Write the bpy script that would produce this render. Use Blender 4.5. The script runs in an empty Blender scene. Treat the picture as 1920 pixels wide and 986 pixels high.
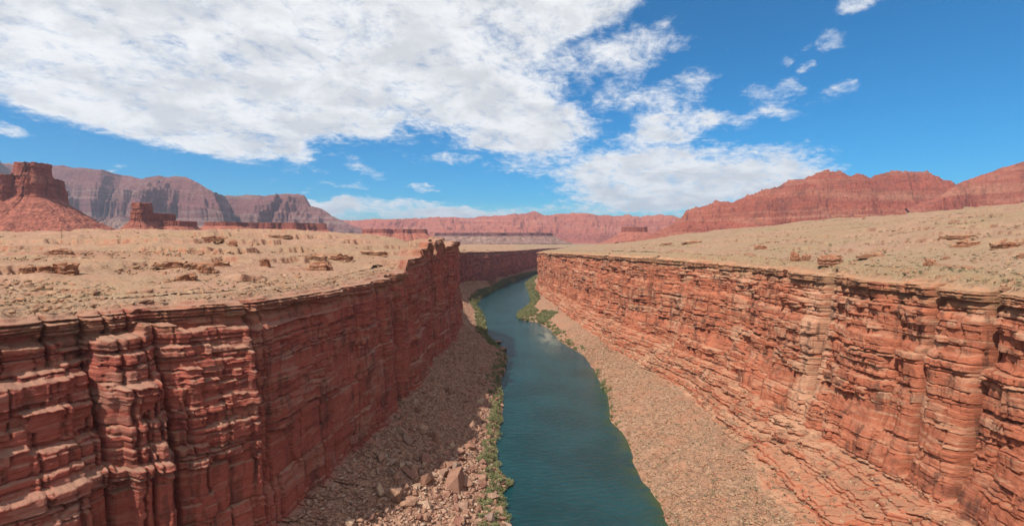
import bpy, bmesh, math, random
import numpy as np
from mathutils import Vector

# ------------------------------------------------------------------ camera, sky, sun, exposure
S = bpy.context.scene
C = S.collection
F, CX, HY = 960.0, 960.0, 448.0            # focal length, centre and horizon of the 1920 px photograph
SUN_EL, SUN_AZ = 53.0, -138.0               # azimuth from +Y, clockwise positive
cd = bpy.data.cameras.new('camera'); cam = bpy.data.objects.new('camera', cd); C.objects.link(cam)
cd.sensor_width = 36; cd.lens = 36*F/1920; cd.clip_start = 1; cd.clip_end = 90000
cam.location = (0, 0, 0); cam.rotation_euler = (math.radians(90), 0, 0)
cd.shift_y = -(493-HY)/1920
S.camera = cam
S.view_settings.view_transform = 'Standard'; S.view_settings.look = 'None'
S.view_settings.gamma = 1; S.view_settings.exposure = 0.38
S.view_settings.use_curve_mapping = False
cy = S.cycles
cy.max_bounces = 6; cy.diffuse_bounces = 3; cy.glossy_bounces = 2; cy.transmission_bounces = 1
cy.transparent_max_bounces = 4; cy.volume_bounces = 0; cy.caustics_reflective = False
cy.use_denoising = True
try: cy.denoiser = 'OPENIMAGEDENOISE'
except Exception: pass

el, az = math.radians(SUN_EL), math.radians(SUN_AZ)
TO_SUN = Vector((math.cos(el)*math.sin(az), math.cos(el)*math.cos(az), math.sin(el)))
sl = bpy.data.lights.new('sun', 'SUN'); sl.energy = 4.9; sl.angle = math.radians(0.8); sl.color = (1, .95, .87)
so = bpy.data.objects.new('sun', sl); C.objects.link(so); so.location = (0, 0, 300)
so.rotation_euler = TO_SUN.to_track_quat('Z', 'Y').to_euler()

class NT:
    """small helper to write node graphs as expressions"""
    def __init__(s, tree): s.t = tree; s.n = tree.nodes; s.l = tree.links
    def _in(s, sock, v):
        if v is None: return
        if hasattr(v, 'is_linked') or isinstance(v, bpy.types.NodeSocket): s.l.new(v, sock)
        else: sock.default_value = v
    def m(s, op, a, b=None, c=None, clamp=False):
        n = s.n.new('ShaderNodeMath'); n.operation = op; n.use_clamp = clamp
        for i, v in enumerate((a, b, c)): s._in(n.inputs[i], v)
        return n.outputs[0]
    def v(s, op, a, b=None, sc=None):
        n = s.n.new('ShaderNodeVectorMath'); n.operation = op
        s._in(n.inputs[0], a); s._in(n.inputs[1], b)
        if sc is not None: s._in(n.inputs['Scale'], sc)
        return n.outputs['Value'] if op in ('DOT_PRODUCT', 'LENGTH') else n.outputs[0]
    def comb(s, x, y, z=0.0):
        n = s.n.new('ShaderNodeCombineXYZ')
        for i, q in enumerate((x, y, z)): s._in(n.inputs[i], q)
        return n.outputs[0]
    def sep(s, a):
        n = s.n.new('ShaderNodeSeparateXYZ'); s.l.new(a, n.inputs[0]); return n.outputs
    def noise(s, vec, scale=1, detail=3, rough=.5, dist=0.0, dims='3D', out=0):
        n = s.n.new('ShaderNodeTexNoise'); n.noise_dimensions = dims
        s._in(n.inputs['Vector'], vec); s._in(n.inputs['Scale'], scale); s._in(n.inputs['Detail'], detail)
        s._in(n.inputs['Roughness'], rough); s._in(n.inputs['Distortion'], dist)
        return n.outputs[out]
    def vor(s, vec, scale=1, feature='F1', out='Distance', rand=1.0):
        n = s.n.new('ShaderNodeTexVoronoi'); n.feature = feature
        s._in(n.inputs['Vector'], vec); s._in(n.inputs['Scale'], scale); s._in(n.inputs['Randomness'], rand)
        return n.outputs[out]
    def ss(s, x, a, b):                      # smoothstep
        n = s.n.new('ShaderNodeMapRange'); n.interpolation_type = 'SMOOTHSTEP'
        s._in(n.inputs['Value'], x); s._in(n.inputs['From Min'], a); s._in(n.inputs['From Max'], b)
        return n.outputs['Result']
    def mix(s, f, a, b, mode='MIX'):
        n = s.n.new('ShaderNodeMix'); n.data_type = 'RGBA'; n.blend_type = mode
        s._in(n.inputs[0], f); s._in(n.inputs[6], a); s._in(n.inputs[7], b)
        return n.outputs[2]
    def ramp(s, f, stops):
        n = s.n.new('ShaderNodeValToRGB'); e = n.color_ramp.elements
        while len(e) < len(stops): e.new(.5)
        for q, (p, c) in zip(e, stops): q.position = p; q.color = (*c, 1)
        s.l.new(f, n.inputs[0]); return n.outputs[0]
    def attr(s, name):
        n = s.n.new('ShaderNodeAttribute'); n.attribute_name = name; return n.outputs['Fac']
    def pos(s): return s.n.new('ShaderNodeNewGeometry').outputs['Position']
    def nor(s): return s.n.new('ShaderNodeNewGeometry').outputs['Normal']
    def bump(s, h, strength=1, dist=1, nrm=None):
        n = s.n.new('ShaderNodeBump'); n.inputs['Strength'].default_value = strength
        n.inputs['Distance'].default_value = dist; s.l.new(h, n.inputs['Height'])
        if nrm is not None: s.l.new(nrm, n.inputs['Normal'])
        return n.outputs[0]

def c4(r, g, b): return (r, g, b, 1)

# ---- world: Nishita sky with clouds laid out by azimuth and elevation
W = bpy.data.worlds.new('World'); S.world = W; W.use_nodes = True
W.node_tree.nodes.clear(); N = NT(W.node_tree)
sky = N.n.new('ShaderNodeTexSky'); sky.sky_type = 'NISHITA'; sky.sun_disc = False
sky.sun_elevation = el; sky.sun_rotation = az; sky.altitude = 1200; sky.air_density = 1.0
sky.dust_density = .3; sky.ozone_density = 3.0
d = N.n.new('ShaderNodeTexCoord').outputs['Generated']
dx, dy, dz = N.sep(d)
AZ = N.m('MULTIPLY', N.m('ARCTAN2', dx, dy), 57.2958)
EL = N.m('MULTIPLY', N.m('ARCSINE', dz), 57.2958)
zc = N.m('ADD', N.m('MAXIMUM', dz, 0.0), .24)
P = N.comb(N.m('DIVIDE', dx, zc), N.m('DIVIDE', dy, zc), 0.0)         # point on a flat cloud deck
pst = N.comb(N.m('DIVIDE', N.m('ADD', dx, N.m('MULTIPLY', dy, -.25)), zc), N.m('DIVIDE', N.m('MULTIPLY', dy, .75), zc), 0.0)
n1 = N.noise(P, 3.6, 9, .62, .35)
n2 = N.m('ADD', N.m('MULTIPLY', N.noise(pst, 11.0, 6, .68, .7), .6), N.m('MULTIPLY', N.noise(P, 26.0, 5, .7, .4), .4))
def azel(px, py):
    a = math.atan((px-CX)/F); return math.degrees(a), math.degrees(math.atan((HY-py)/F*math.cos(a)))
# (px, py, half width, half height, tilt in degrees, weight) in the photograph's pixels
CL = [(230,-20,760,190,6,1.35),(520,110,330,110,-6,1.1),(90,90,330,95,14,1.1),(330,190,230,75,8,1.1),(420,225,110,40,0,.75),
      (730,60,270,105,-14,1.2),(980,38,200,55,-24,1.0),(900,110,110,75,-30,.9),(1110,20,130,30,-18,.75),
      (720,170,90,42,-10,.7),(760,-130,560,105,-3,1.2),
      (930,205,150,62,12,.72),(1010,240,110,40,4,.62),(960,265,80,22,0,.45),(1215,82,75,36,-5,.60),(1165,165,55,36,-28,.58),
      (1250,190,95,34,-30,.58),(1270,238,75,22,-6,.55),(1080,125,80,34,-20,.45),
      (1200,300,100,40,-12,.62),(1330,318,200,40,-2,.8),(1180,355,150,34,2,.75),(1300,375,190,26,0,.62),(1440,330,110,26,6,.5),(1030,310,110,20,0,.42),
      (730,392,190,20,2,.62),(880,402,110,12,0,.5),(1060,398,70,10,0,.4),(600,385,60,12,0,.5),
      (545,295,36,20,30,.36),(690,320,36,12,18,.36),(785,356,36,9,4,.62),(650,348,50,8,4,.36),(600,322,26,8,0,.30),(690,235,40,18,20,.36),(840,292,60,10,0,.34),
      (1545,85,34,22,-30,.48),(1605,8,40,18,0,.55),(1484,115,16,9,0,.48),(1510,132,15,9,20,.48),(1490,168,28,16,10,.40),(1590,162,26,10,10,.36),
      (1555,185,32,15,-10,.38),(1450,210,60,16,8,.36),(1430,180,40,24,30,.34),(1360,225,50,18,10,.34),(512,342,14,6,0,.4),(220,322,40,5,0,.3),(5,240,30,10,10,.4),
      (1800,-700,500,250,0,.6),(-1500,100,500,200,0,1.0),(2900,150,400,90,0,.6)]
acc = None
wv = N.noise(P, 4.5, 4, .6, 0, out=1)
wx, wy, wz = N.sep(wv)
AZw = N.m('ADD', AZ, N.m('MULTIPLY', N.m('SUBTRACT', wx, .5), 5.0))
ELw = N.m('ADD', EL, N.m('MULTIPLY', N.m('SUBTRACT', wy, .5), 3.2))
for (px, py, hw, hh, tilt, wt) in CL:
    a0, e0 = azel(px, py); k = math.degrees(1/F)
    sa = hw*k*max(.3, math.cos(math.radians(a0))**2); se = hh*k*max(.3, math.cos(math.radians(a0)))
    t = math.radians(tilt); ct, st = math.cos(t), math.sin(t)
    u = N.m('SUBTRACT', AZw, a0); v = N.m('SUBTRACT', ELw, e0)
    # tilt is measured downwards to the right, as in the picture
    A = N.m('MULTIPLY_ADD', u, ct/sa, N.m('MULTIPLY', v, -st/sa))
    B = N.m('MULTIPLY_ADD', u, st/se, N.m('MULTIPLY', v, ct/se))
    q = N.m('MULTIPLY_ADD', A, A, N.m('MULTIPLY', B, B))
    g = N.m('MULTIPLY', N.m('EXPONENT', N.m('MULTIPLY', N.m('MULTIPLY', q, q), -.6)), wt*1.0 if wt > .65 else wt*.75+.22)
    acc = g if acc is None else N.m('ADD', acc, g)
acc = N.m('MINIMUM', N.m('ADD', acc, N.m('MULTIPLY', N.ss(dy, .42, .10), 1.0)), 1.05)  # unseen cloud cover behind the camera, added as neutral fill for the shadows
dens = N.m('ADD', N.m('MULTIPLY_ADD', N.m('SUBTRACT', n1, .5), 1.0, acc), N.m('MULTIPLY', N.m('SUBTRACT', n2, .5), 2.1))
cov = N.ss(dens, .26, 1.12)
shade = N.ss(N.noise(P, 4.4, 6, .62, .3), .36, .64)
thick = N.ss(acc, .7, 1.05)
ccol = N.mix(N.m('MULTIPLY', N.m('SUBTRACT', 1.0, shade), N.m('MULTIPLY', thick, .85)), c4(6.4, 6.4, 6.4), c4(4.3, 4.4, 4.6))
hs = N.n.new('ShaderNodeHueSaturation'); hs.inputs['Saturation'].default_value = 2.4; hs.inputs['Value'].default_value = .70
hs.inputs['Hue'].default_value = .486
N.l.new(sky.outputs[0], hs.inputs['Color'])
skyc = N.mix(1.0, hs.outputs[0], c4(.36, .98, 1.14), 'MULTIPLY')
col = N.mix(N.m('MULTIPLY', cov, .96), skyc, ccol)
bg = N.n.new('ShaderNodeBackground'); bg.inputs['Strength'].default_value = .12
N.l.new(col, bg.inputs['Color'])
wo = N.n.new('ShaderNodeOutputWorld'); N.l.new(bg.outputs[0], wo.inputs['Surface'])
W.cycles.sampling_method = 'MANUAL'; W.cycles.sample_map_resolution = 512

# ------------------------------------------------------------------ noise in numpy
rng = np.random.default_rng(11)
T2 = rng.random((256, 256)).astype(np.float32)
T3 = rng.random((64, 64, 64)).astype(np.float32)
def v2(x, y, seed=0):
    x = np.asarray(x, np.float64)+seed*17.37; y = np.asarray(y, np.float64)+seed*41.13
    xi = np.floor(x).astype(np.int64); yi = np.floor(y).astype(np.int64)
    fx = (x-xi).astype(np.float32); fy = (y-yi).astype(np.float32)
    fx = fx*fx*(3-2*fx); fy = fy*fy*(3-2*fy)
    x0, x1, y0, y1 = xi & 255, (xi+1) & 255, yi & 255, (yi+1) & 255
    a = T2[x0, y0]*(1-fx)+T2[x1, y0]*fx; b = T2[x0, y1]*(1-fx)+T2[x1, y1]*fx
    return a*(1-fy)+b*fy
def fbm(x, y, o=4, seed=0, g=.5):
    r = 0; a = 1; t = 0
    for i in range(o):
        r = r+a*(v2(x*2**i, y*2**i, seed+i*3.3)*2-1); t += a; a *= g
    return r/t
def ridge(x, y, o=4, seed=0, g=.5):
    r = 0; a = 1; t = 0
    for i in range(o):
        r = r+a*(1-np.abs(v2(x*2**i, y*2**i, seed+i*3.3)*2-1)*1.6); t += a; a *= g
    return r/t
def h2(i, j, seed=0):
    i = np.asarray(i).astype(np.int64); j = np.asarray(j).astype(np.int64)
    return T2[(i*131+j*71+seed*37) & 255, (j*197+i*13+seed*91) & 255]
def sst(x, a, b):
    t = np.clip((x-a)/(b-a), 0, 1); return t*t*(3-2*t)
def blocks(s, z, th, w, seed, crack=.35, cw=.06, dip=0.0):
    """bedded, jointed rock: protrusion 0..1 of each block minus joints; second value is a tone per block"""
    zz = z/th + .8*v2(z/th*.37, s*0+seed, seed) + dip*fbm(s/60., s*0+3.1, 2, seed) + .25*fbm(s/(w*2.5), z/th*.5, 2, seed+5)
    k = np.floor(zz); fz = zz-k
    wk = w*(.55+1.1*h2(k, k*0+3, seed))
    ss = s/wk + 19*h2(k, k*0+7, seed) + .22*fbm(s/w, z/th*1.7, 2, seed+9)
    j = np.floor(ss); fs = ss-j
    layer = h2(k, k*0+1, seed+2); layer2 = v2(s/(w*3.2), k*5.17, seed+4); blk = h2(k, j, seed+6)
    d = .38*layer+.30*layer2+.32*blk
    ez = np.minimum(fz, (1-fz)*1.5); es = np.minimum(fs, 1-fs)*wk/th
    d = d-crack*(1-sst(ez, 0, cw*2.2))-crack*.8*(1-sst(es, 0, cw*2.0))*(h2(k, j, seed+8) > .3)
    d = d+.16*np.sin(np.clip(fz, 0, 1)*math.pi)
    return d.astype(np.float32), h2(k, j, seed+12)

_bnd = {}
def strata(z, T, seed, sig=.65):
    """irregular beds: index, position inside the bed and thickness"""
    if (T, seed) not in _bnd:
        g = np.random.default_rng(seed*7+int(T*100)); th = np.clip(T*np.exp(g.normal(-.15, sig, int(420/T)+60)), T*.25, T*3.2)
        b = np.concatenate([[-330.], -330+np.cumsum(th)]); _bnd[(T, seed)] = b
    b = _bnd[(T, seed)]; k = np.clip(np.searchsorted(b, z, side='right')-1, 0, len(b)-2)
    t = b[k+1]-b[k]; return k, (z-b[k])/t, t
def relief(s, z, bm, seed, sc=1.0):
    """face of a jointed, bedded sandstone cliff; bm 0 = massive, 1 = thinly bedded"""
    rag = .35*fbm(s/1.9, z/1.9, 2, seed+30)
    sw = s+.55*fbm(s/6., z/3., 3, seed)+.9*fbm(z/23., s*0+2, 2, seed+1)+rag
    zw = z+.16*fbm(s/3., z/5., 2, seed+2)+2.2*fbm(s/80., s*0, 2, seed+3)+.4*rag
    # joint panels through the whole face, then through groups of beds
    bG = 7+16*v2(np.floor(s/47.), s*0+3, seed); jG = np.floor(sw/14.+.5*v2(s/33, s*0, seed+5)); fG = sw/14.+.5*v2(s/33, s*0, seed+5)-jG
    kg, fg, tg_ = strata(zw, 17., seed, .7)
    wg = 6+12*h2(kg, kg*0+1, seed); ug = sw/wg+9*h2(kg, kg*0+2, seed); jg = np.floor(ug); fgs = ug-jg
    Pn = .50*h2(jg, kg, seed+5)+.50*h2(jG, jG*0, seed+6)
    k, f, t = strata(zw, 4.6, seed+1, .8)
    w = np.clip(t, 1.8, 9)*(.8+1.7*h2(k, k*0+4, seed)); u = sw/w+13*h2(k, k*0+5, seed); j = np.floor(u); fu = u-j
    wl = 19+25*h2(k, k*0+14, seed); jl = np.floor(sw/wl+5*h2(k, k*0+15, seed))
    lay = h2(k, k*0+6, seed); blk = h2(k, j, seed+7); laym = h2(k, jl, seed+8)
    thin = sst(h2(k, k*0+8, seed+3)*.6+h2(k, jl, seed+16)*.3+bm*.45, .66, .86)
    k3, f3, t3 = strata(zw, 1.25, seed+2, .6)
    w3 = 2.2+7*h2(k3, k3*0+1, seed); u3 = sw/w3+7*h2(k3, k3*0+2, seed); j3 = np.floor(u3)
    sub = .5*h2(k3, k3*0+3, seed)+.5*h2(k3, j3, seed+10)
    d = 4.4*(Pn-.5)*(.5+.5*bm)+3.0*(lay*.4+laym*.6-.5)*(.22+.78*bm)+1.9*(blk-.5)*(.22+.78*bm)+2.4*(sub-.5)*thin*(.25+.75*bm)
    ed = np.minimum(f, 1-f)*t; es = np.minimum(fu, 1-fu)*w
    d = d-1.2*(1-sst(ed, .10, .34))*(h2(k, jl, seed+9) > .36)*(.2+.8*bm)-1.3*(1-sst(es, .05, .32))*(h2(j, k, seed+11) > .5)*(.4+.6*bm)
    eg = np.minimum(fgs, 1-fgs)*wg; d = d-2.2*(1-sst(eg, .1, .5))*(h2(jg, kg, seed+12) > .5)
    eG = np.minimum(fG, 1-fG)*14; d = d-3.4*(1-sst(eG, .1, .75))*(h2(jG+(fG > .5), jG*0, seed+17) > .72)*(h2(kg, jG, seed+18) > .25)
    d = d+.22*fbm(s/1.7, z/1.2, 3, seed+13)*(.35+.65*bm)+.5*fbm(s/9., z/9., 3, seed+14)
    return d.astype(np.float32), .5*blk+.15*lay+.35*h2(k3, j3, seed+15), thin

# ------------------------------------------------------------------ helpers for objects
def tag(o, label=None, cat=None, group=None, kind=None):
    if label: o['label'] = label
    if cat: o['category'] = cat
    if group: o['group'] = group
    if kind: o['kind'] = kind
    return o
def mesh_obj(name, V, Q, mat, attrs=None, smooth=True, parent=None):
    me = bpy.data.meshes.new(name); V = np.asarray(V, np.float32); Q = np.asarray(Q, np.int32)
    k = Q.shape[1]
    me.vertices.add(len(V)); me.vertices.foreach_set('co', V.ravel())
    me.loops.add(Q.size); me.loops.foreach_set('vertex_index', Q.ravel())
    me.polygons.add(len(Q)); me.polygons.foreach_set('loop_start', np.arange(0, Q.size, k, dtype=np.int32))
    if smooth: me.polygons.foreach_set('use_smooth', np.ones(len(Q), bool))
    me.update(calc_edges=True)
    for an, av in (attrs or {}).items():
        a = me.attributes.new(an, 'FLOAT', 'POINT'); a.data.foreach_set('value', np.asarray(av, np.float32).ravel())
    me.materials.append(mat)
    o = bpy.data.objects.new(name, me); C.objects.link(o)
    if parent: o.parent = parent
    return o
def grid_quads(nc, nr, flip=False, wrap=False):
    i = np.arange(nc if wrap else nc-1)[:, None]; j = np.arange(nr-1)[None, :]
    a = i*nr+j; b = ((i+1) % nc)*nr+j
    q = np.stack([a, b, b+1, a+1], -1).reshape(-1, 4)
    return q[:, ::-1] if flip else q

# ------------------------------------------------------------------ materials
def principled(name):
    m = bpy.data.materials.new(name); m.use_nodes = True; n = NT(m.node_tree); b = n.n['Principled BSDF']
    b.inputs['Roughness'].default_value = .92; b.inputs['Specular IOR Level'].default_value = .12
    return m, n, b
GRAVEL = c4(.36, .225, .135)
def rock_material(name, red=(.36, .115, .062), dark=(.20, .062, .040), tan=(.46, .25, .14), dustc=(.47, .31, .20),
                  hst=.03, wrp=14.0, bigm=.65, plat=None, scale=1.0, varnish=.7, dust=.8, bump=.6, gravel=(.36, .225, .135), bands=1.0, dlo=.55, dhi=.92):
    m, n, b = principled(name)
    p = n.pos(); x, y, z = n.sep(p)
    k = 1/scale
    warp = n.m('MULTIPLY', n.noise(p, .02*k, 3, .5), wrp*scale)
    zz = n.m('ADD', z, warp)
    sv = n.comb(n.m('MULTIPLY', x, hst*k), n.m('MULTIPLY', y, hst*k), n.m('MULTIPLY', zz, .42*k))
    st = n.noise(sv, 1.0, 6, .68)
    base = n.ramp(st, [(.30, dark), (.42, red), (.52, tuple(.85*c for c in red)), (.60, tuple(.5*(a+c) for a, c in zip(red, tan))), (.72, tan)])
    big = n.noise(p, .035*k, 4, .6)
    base = n.mix(n.m('MULTIPLY', n.ss(big, .44, .60), bigm), base, c4(*[c*1.12 for c in red]))
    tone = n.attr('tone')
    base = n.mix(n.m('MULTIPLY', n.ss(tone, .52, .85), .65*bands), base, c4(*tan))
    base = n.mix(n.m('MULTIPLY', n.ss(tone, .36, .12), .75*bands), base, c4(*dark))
    # desert varnish: dark streaks running down the face
    vs = n.noise(n.comb(n.m('MULTIPLY', x, .22*k), n.m('MULTIPLY', y, .22*k), n.m('MULTIPLY', z, .03*k)), 1.0, 5, .65)
    vm = n.noise(p, .06*k, 4, .65)
    vf = n.m('MULTIPLY', n.m('MULTIPLY', n.ss(vs, .47, .60), n.ss(vm, .44, .56)), varnish)
    base = n.mix(vf, base, c4(.085, .05, .038))
    # bleached pale streaks
    pm = n.noise(n.comb(n.m('MULTIPLY', x, .07*k), n.m('MULTIPLY', y, .07*k), n.m('MULTIPLY', zz, .30*k)), 1.3, 5, .7, .4)
    base = n.mix(n.m('MULTIPLY', n.ss(pm, .60, .74), .6), base, c4(*[min(.62, c*1.15) for c in dustc]))
    capw = n.attr('cap')
    base = n.mix(n.m('MULTIPLY', n.m('MULTIPLY', capw, n.ss(vm, .30, .55)), .6), base, c4(.43, .265, .145))
    fn = n.noise(p, .9*k, 5, .7)
    base = n.mix(n.m('MULTIPLY', n.ss(fn, .35, .7), .35), base, n.mix(1.0, base, c4(.55, .5, .5), 'MULTIPLY'))
    # dust lying on what faces up
    nz = n.sep(n.nor())[2]
    df = n.m('MULTIPLY', n.ss(n.m('ADD', nz, n.m('MULTIPLY', n.m('SUBTRACT', fn, .5), .5)), dlo, dhi), dust)
    base = n.mix(df, base, c4(*dustc))
    # talus, gravel
    g = n.attr('gravel')
    sp = n.vor(p, .8*k, out='Color'); spx = n.sep(sp)[0]
    gcol = n.mix(spx, c4(*[c*.62 for c in gravel]), c4(*[c*1.18 for c in gravel]))
    gcol = n.mix(n.m('MULTIPLY', n.ss(n.noise(p, .05*k, 4, .6), .42, .66), .55), gcol, c4(*[.5*(a+c) for a, c in zip(gravel, red)]))
    gcol = n.mix(n.m('MULTIPLY', n.ss(n.vor(p, 2.1*k), .22, .12), .6), gcol, c4(.12, .105, .07))
    base = n.mix(n.ss(n.m('ADD', g, n.m('MULTIPLY', n.m('SUBTRACT', big, .5), .6)), .35, .65), base, gcol)
    if plat:
        pc = n.mix(n.ss(n.noise(p, .16, 5, .7), .44, .64), c4(*plat), c4(plat[0]*.98, plat[1]*.80, plat[2]*.74))
        pc = n.mix(n.m('MULTIPLY', n.ss(spx, .7, .95), .4), pc, c4(.25, .15, .095))
        base = n.mix(n.m('MULTIPLY', n.attr('plat'), n.ss(nz, .62, .86)), base, pc)
    n.l.new(n.mix(1.0, base, c4(.78, .76, .76), 'MULTIPLY'), b.inputs['Base Color'])
    h = n.m('ADD', n.m('MULTIPLY', n.noise(n.comb(n.m('MULTIPLY', x, .35*k), n.m('MULTIPLY', y, .35*k), n.m('MULTIPLY', z, 1.3*k)), 1.0, 6, .72), 1.6),
            n.m('MULTIPLY', n.noise(p, 2.2*k, 4, .7), .55))
    h = n.m('ADD', h, n.m('MULTIPLY', n.m('MULTIPLY', n.vor(p, .9*k), g), .9))
    n.l.new(n.bump(h, bump, 1.4*scale), b.inputs['Normal'])
    return m
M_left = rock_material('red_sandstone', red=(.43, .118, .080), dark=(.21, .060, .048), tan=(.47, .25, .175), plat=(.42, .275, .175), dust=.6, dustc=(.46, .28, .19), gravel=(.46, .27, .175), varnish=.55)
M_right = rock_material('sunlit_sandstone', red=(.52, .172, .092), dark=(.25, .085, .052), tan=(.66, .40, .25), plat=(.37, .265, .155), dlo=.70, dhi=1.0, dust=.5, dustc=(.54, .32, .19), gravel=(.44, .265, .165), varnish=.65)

def ground_material():
    m, n, b = principled('desert_ground')
    p = n.pos()
    a = n.noise(p, .012, 5, .6); f = n.noise(p, .16, 5, .7); sp = n.sep(n.vor(p, .55, out='Color'))[0]
    tan = n.mix(n.ss(a, .38, .64), c4(.38, .25, .15), c4(.43, .25, .165))
    tan = n.mix(n.m('MULTIPLY', n.ss(f, .46, .64), .65), tan, c4(.38, .20, .12))
    tan = n.mix(n.m('MULTIPLY', n.ss(sp, .70, .95), .35), tan, c4(.25, .16, .10))
    tan = n.mix(n.m('MULTIPLY', n.ss(n.vor(p, .42), .26, .14), .55), tan, c4(.17, .15, .085))
    tan = n.mix(n.m('MULTIPLY', n.ss(n.noise(n.v('MULTIPLY', p, (.02, .02, .9)), 1.0, 4, .6), .58, .68), .6), tan, c4(.36, .15, .085))
    nz = n.sep(n.nor())[2]; tan = n.mix(n.m('MULTIPLY', n.ss(nz, .92, .76), .85), tan, n.mix(n.ss(f, .4, .6), c4(.40, .17, .10), c4(.27, .12, .075)))
    tan = n.mix(n.m('MULTIPLY', n.ss(n.sep(p)[0], 0.0, 60.0), .75), tan, n.mix(1.0, tan, c4(.88, .97, .96), 'MULTIPLY'))
    redc = n.mix(n.ss(f, .4, .65), c4(.40, .135, .09), c4(.30, .11, .08))
    base = n.mix(n.attr('red'), tan, redc)
    n.l.new(n.mix(1.0, base, c4(.78, .76, .76), 'MULTIPLY'), b.inputs['Base Color'])
    h = n.m('ADD', n.m('MULTIPLY', n.vor(p, .6), .6), n.noise(p, .5, 6, .75))
    n.l.new(n.bump(h, .45, 1.6), b.inputs['Normal'])
    return m
M_ground = ground_material()
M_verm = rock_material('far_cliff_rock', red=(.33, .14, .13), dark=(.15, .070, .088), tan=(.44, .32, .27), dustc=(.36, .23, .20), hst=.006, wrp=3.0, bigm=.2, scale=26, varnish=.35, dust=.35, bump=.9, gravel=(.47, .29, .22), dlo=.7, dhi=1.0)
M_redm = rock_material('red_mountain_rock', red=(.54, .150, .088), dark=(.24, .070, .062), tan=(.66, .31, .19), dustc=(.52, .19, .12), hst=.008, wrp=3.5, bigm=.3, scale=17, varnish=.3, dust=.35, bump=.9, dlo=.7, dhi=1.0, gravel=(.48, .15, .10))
M_butte = rock_material('butte_rock', wrp=3.0, hst=.012, red=(.42, .13, .085), dark=(.23, .068, .052), tan=(.50, .21, .14), dustc=(.50, .18, .12), scale=9, varnish=.35, dust=.9, bump=.8, dlo=.45, dhi=.8, gravel=(.50, .175, .115))
M_out = rock_material('outcrop_rock', red=(.46, .19, .105), dark=(.30, .12, .07), tan=(.52, .33, .20), dustc=(.48, .32, .20), scale=.8, varnish=.25)

# ------------------------------------------------------------------ canyon plan (metres, camera at the origin)
def bank_pts(pts):
    out = []
    for px, py in pts:
        Y = 142*F/(py-HY); out.append(((px-CX)*Y/F, Y))
    return out
LB = [(-14, -160), (-8, 120)] + bank_pts([(955,986),(945,960),(939,925),(963,903),(943,890),(931,862),(931,831),(939,788),(943,757),(937,717),(947,694),(951,667),(912,631),(908,600),(907,592),(891,572),(901,560),(932,542),(952,531),(982,519),(1007,511),(1045,505)]) + [(400, 2600), (800, 2750)]
RB = [(86, -160), (80, 120)] + bank_pts([(1256,986),(1237,945),(1198,890),(1174,819),(1147,792),(1139,745),(1119,702),(1096,667),(1049,639),(1033,618),(1007,604),(976,599.5),(970,590),(995,575),(997,562),(985,531),(1007,515)]) + [(300, 2350), (800, 2600)]
LB = np.array(LB); RB = np.array(RB)
# rim x,y,z | foot of the cliff x,y,z | toe x,y,z | bank y
LS = np.array([
 (-235,-120,-18, -205,-120,-100, -120,-120,-125, -120),
 (-198,50,-19, -172,42,-102, -110,50,-124, 60),
 (-162,122,-20, -137,104,-103, -88,125,-123, 150),
 (-132,165,-21, -107,150,-104, -64,182,-122, 215),
 (-102,194,-21, -89,184,-105, -53,214,-122, 253),
 (-88,245,-21, -81,240,-106, -50,255,-123, 300),
 (-82,300,-21, -77,298,-107, -45,308,-124, 345),
 (-78,400,-20, -73,400,-108, -42,410,-125, 430),
 (-75,510,-15, -70,510,-108, -42,515,-125, 515),
 (-72,600,-10, -68,600,-108, -42,600,-125, 590),
 (-76,660,-13, -72,655,-107, -47,650,-124, 640),
 (-122,740,-20, -112,735,-105, -78,735,-123, 745),
 (-150,900,-23, -141,895,-106, -98,900,-122, 900),
 (-138,1100,-26, -129,1095,-104, -108,1100,-122, 1100),
 (-120,1230,-28, -113,1225,-100, -97,1225,-122, 1220),
 (-85,1400,-32, -78,1390,-112, -66,1400,-126, 1420),
 (-35,1640,-36, -30,1630,-117, -22,1636,-130, 1640),
 (35,1960,-40, 38,1950,-120, 42,1940,-131, 1925),
 (110,2230,-40, 112,2215,-120, 110,2195,-131, 2165),
 (230,2460,-40, 232,2445,-120, 228,2425,-131, 2395),
 (420,2690,-40, 420,2675,-120, 415,2650,-131, 2600),
 (840,2840,-40, 840,2825,-120, 830,2800,-131, 2750)], float)
RS = np.array([
 (236,-120,-19, 205,-120,-108, 170,-120,-129, -120),
 (224,60,-20, 196,60,-110, 150,60,-129, 60),
 (213,150,-20, 189,150,-116, 128,160,-129, 170),
 (208,208,-20, 187,205,-116, 126,215,-130, 230),
 (205,270,-20, 184,266,-116, 131,272,-130, 262),
 (203,330,-20, 180,325,-114, 144,330,-130, 308),
 (199,446,-20, 178,438,-108, 143,452,-130, 420),
 (181,550,-20, 164,545,-108, 127,540,-129, 520),
 (158,640,-20, 145,632,-108, 116,605,-128, 600),
 (128,886,-24, 113,880,-110, 92,860,-128, 800),
 (98,1100,-28, 88,1090,-112, 74,1060,-130, 950),
 (67,1336,-32, 64,1330,-117, 57,1290,-131, 1250),
 (95,1450,-34, 88,1455,-114, 75,1460,-131, 1450),
 (150,1700,-36, 140,1705,-114, 112,1710,-131, 1720),
 (230,1950,-38, 222,1962,-114, 182,1985,-131, 2000),
 (450,2150,-40, 445,2165,-114, 430,2205,-131, 2300),
 (860,2350,-40, 856,2365,-114, 850,2410,-131, 2560)], float)

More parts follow.
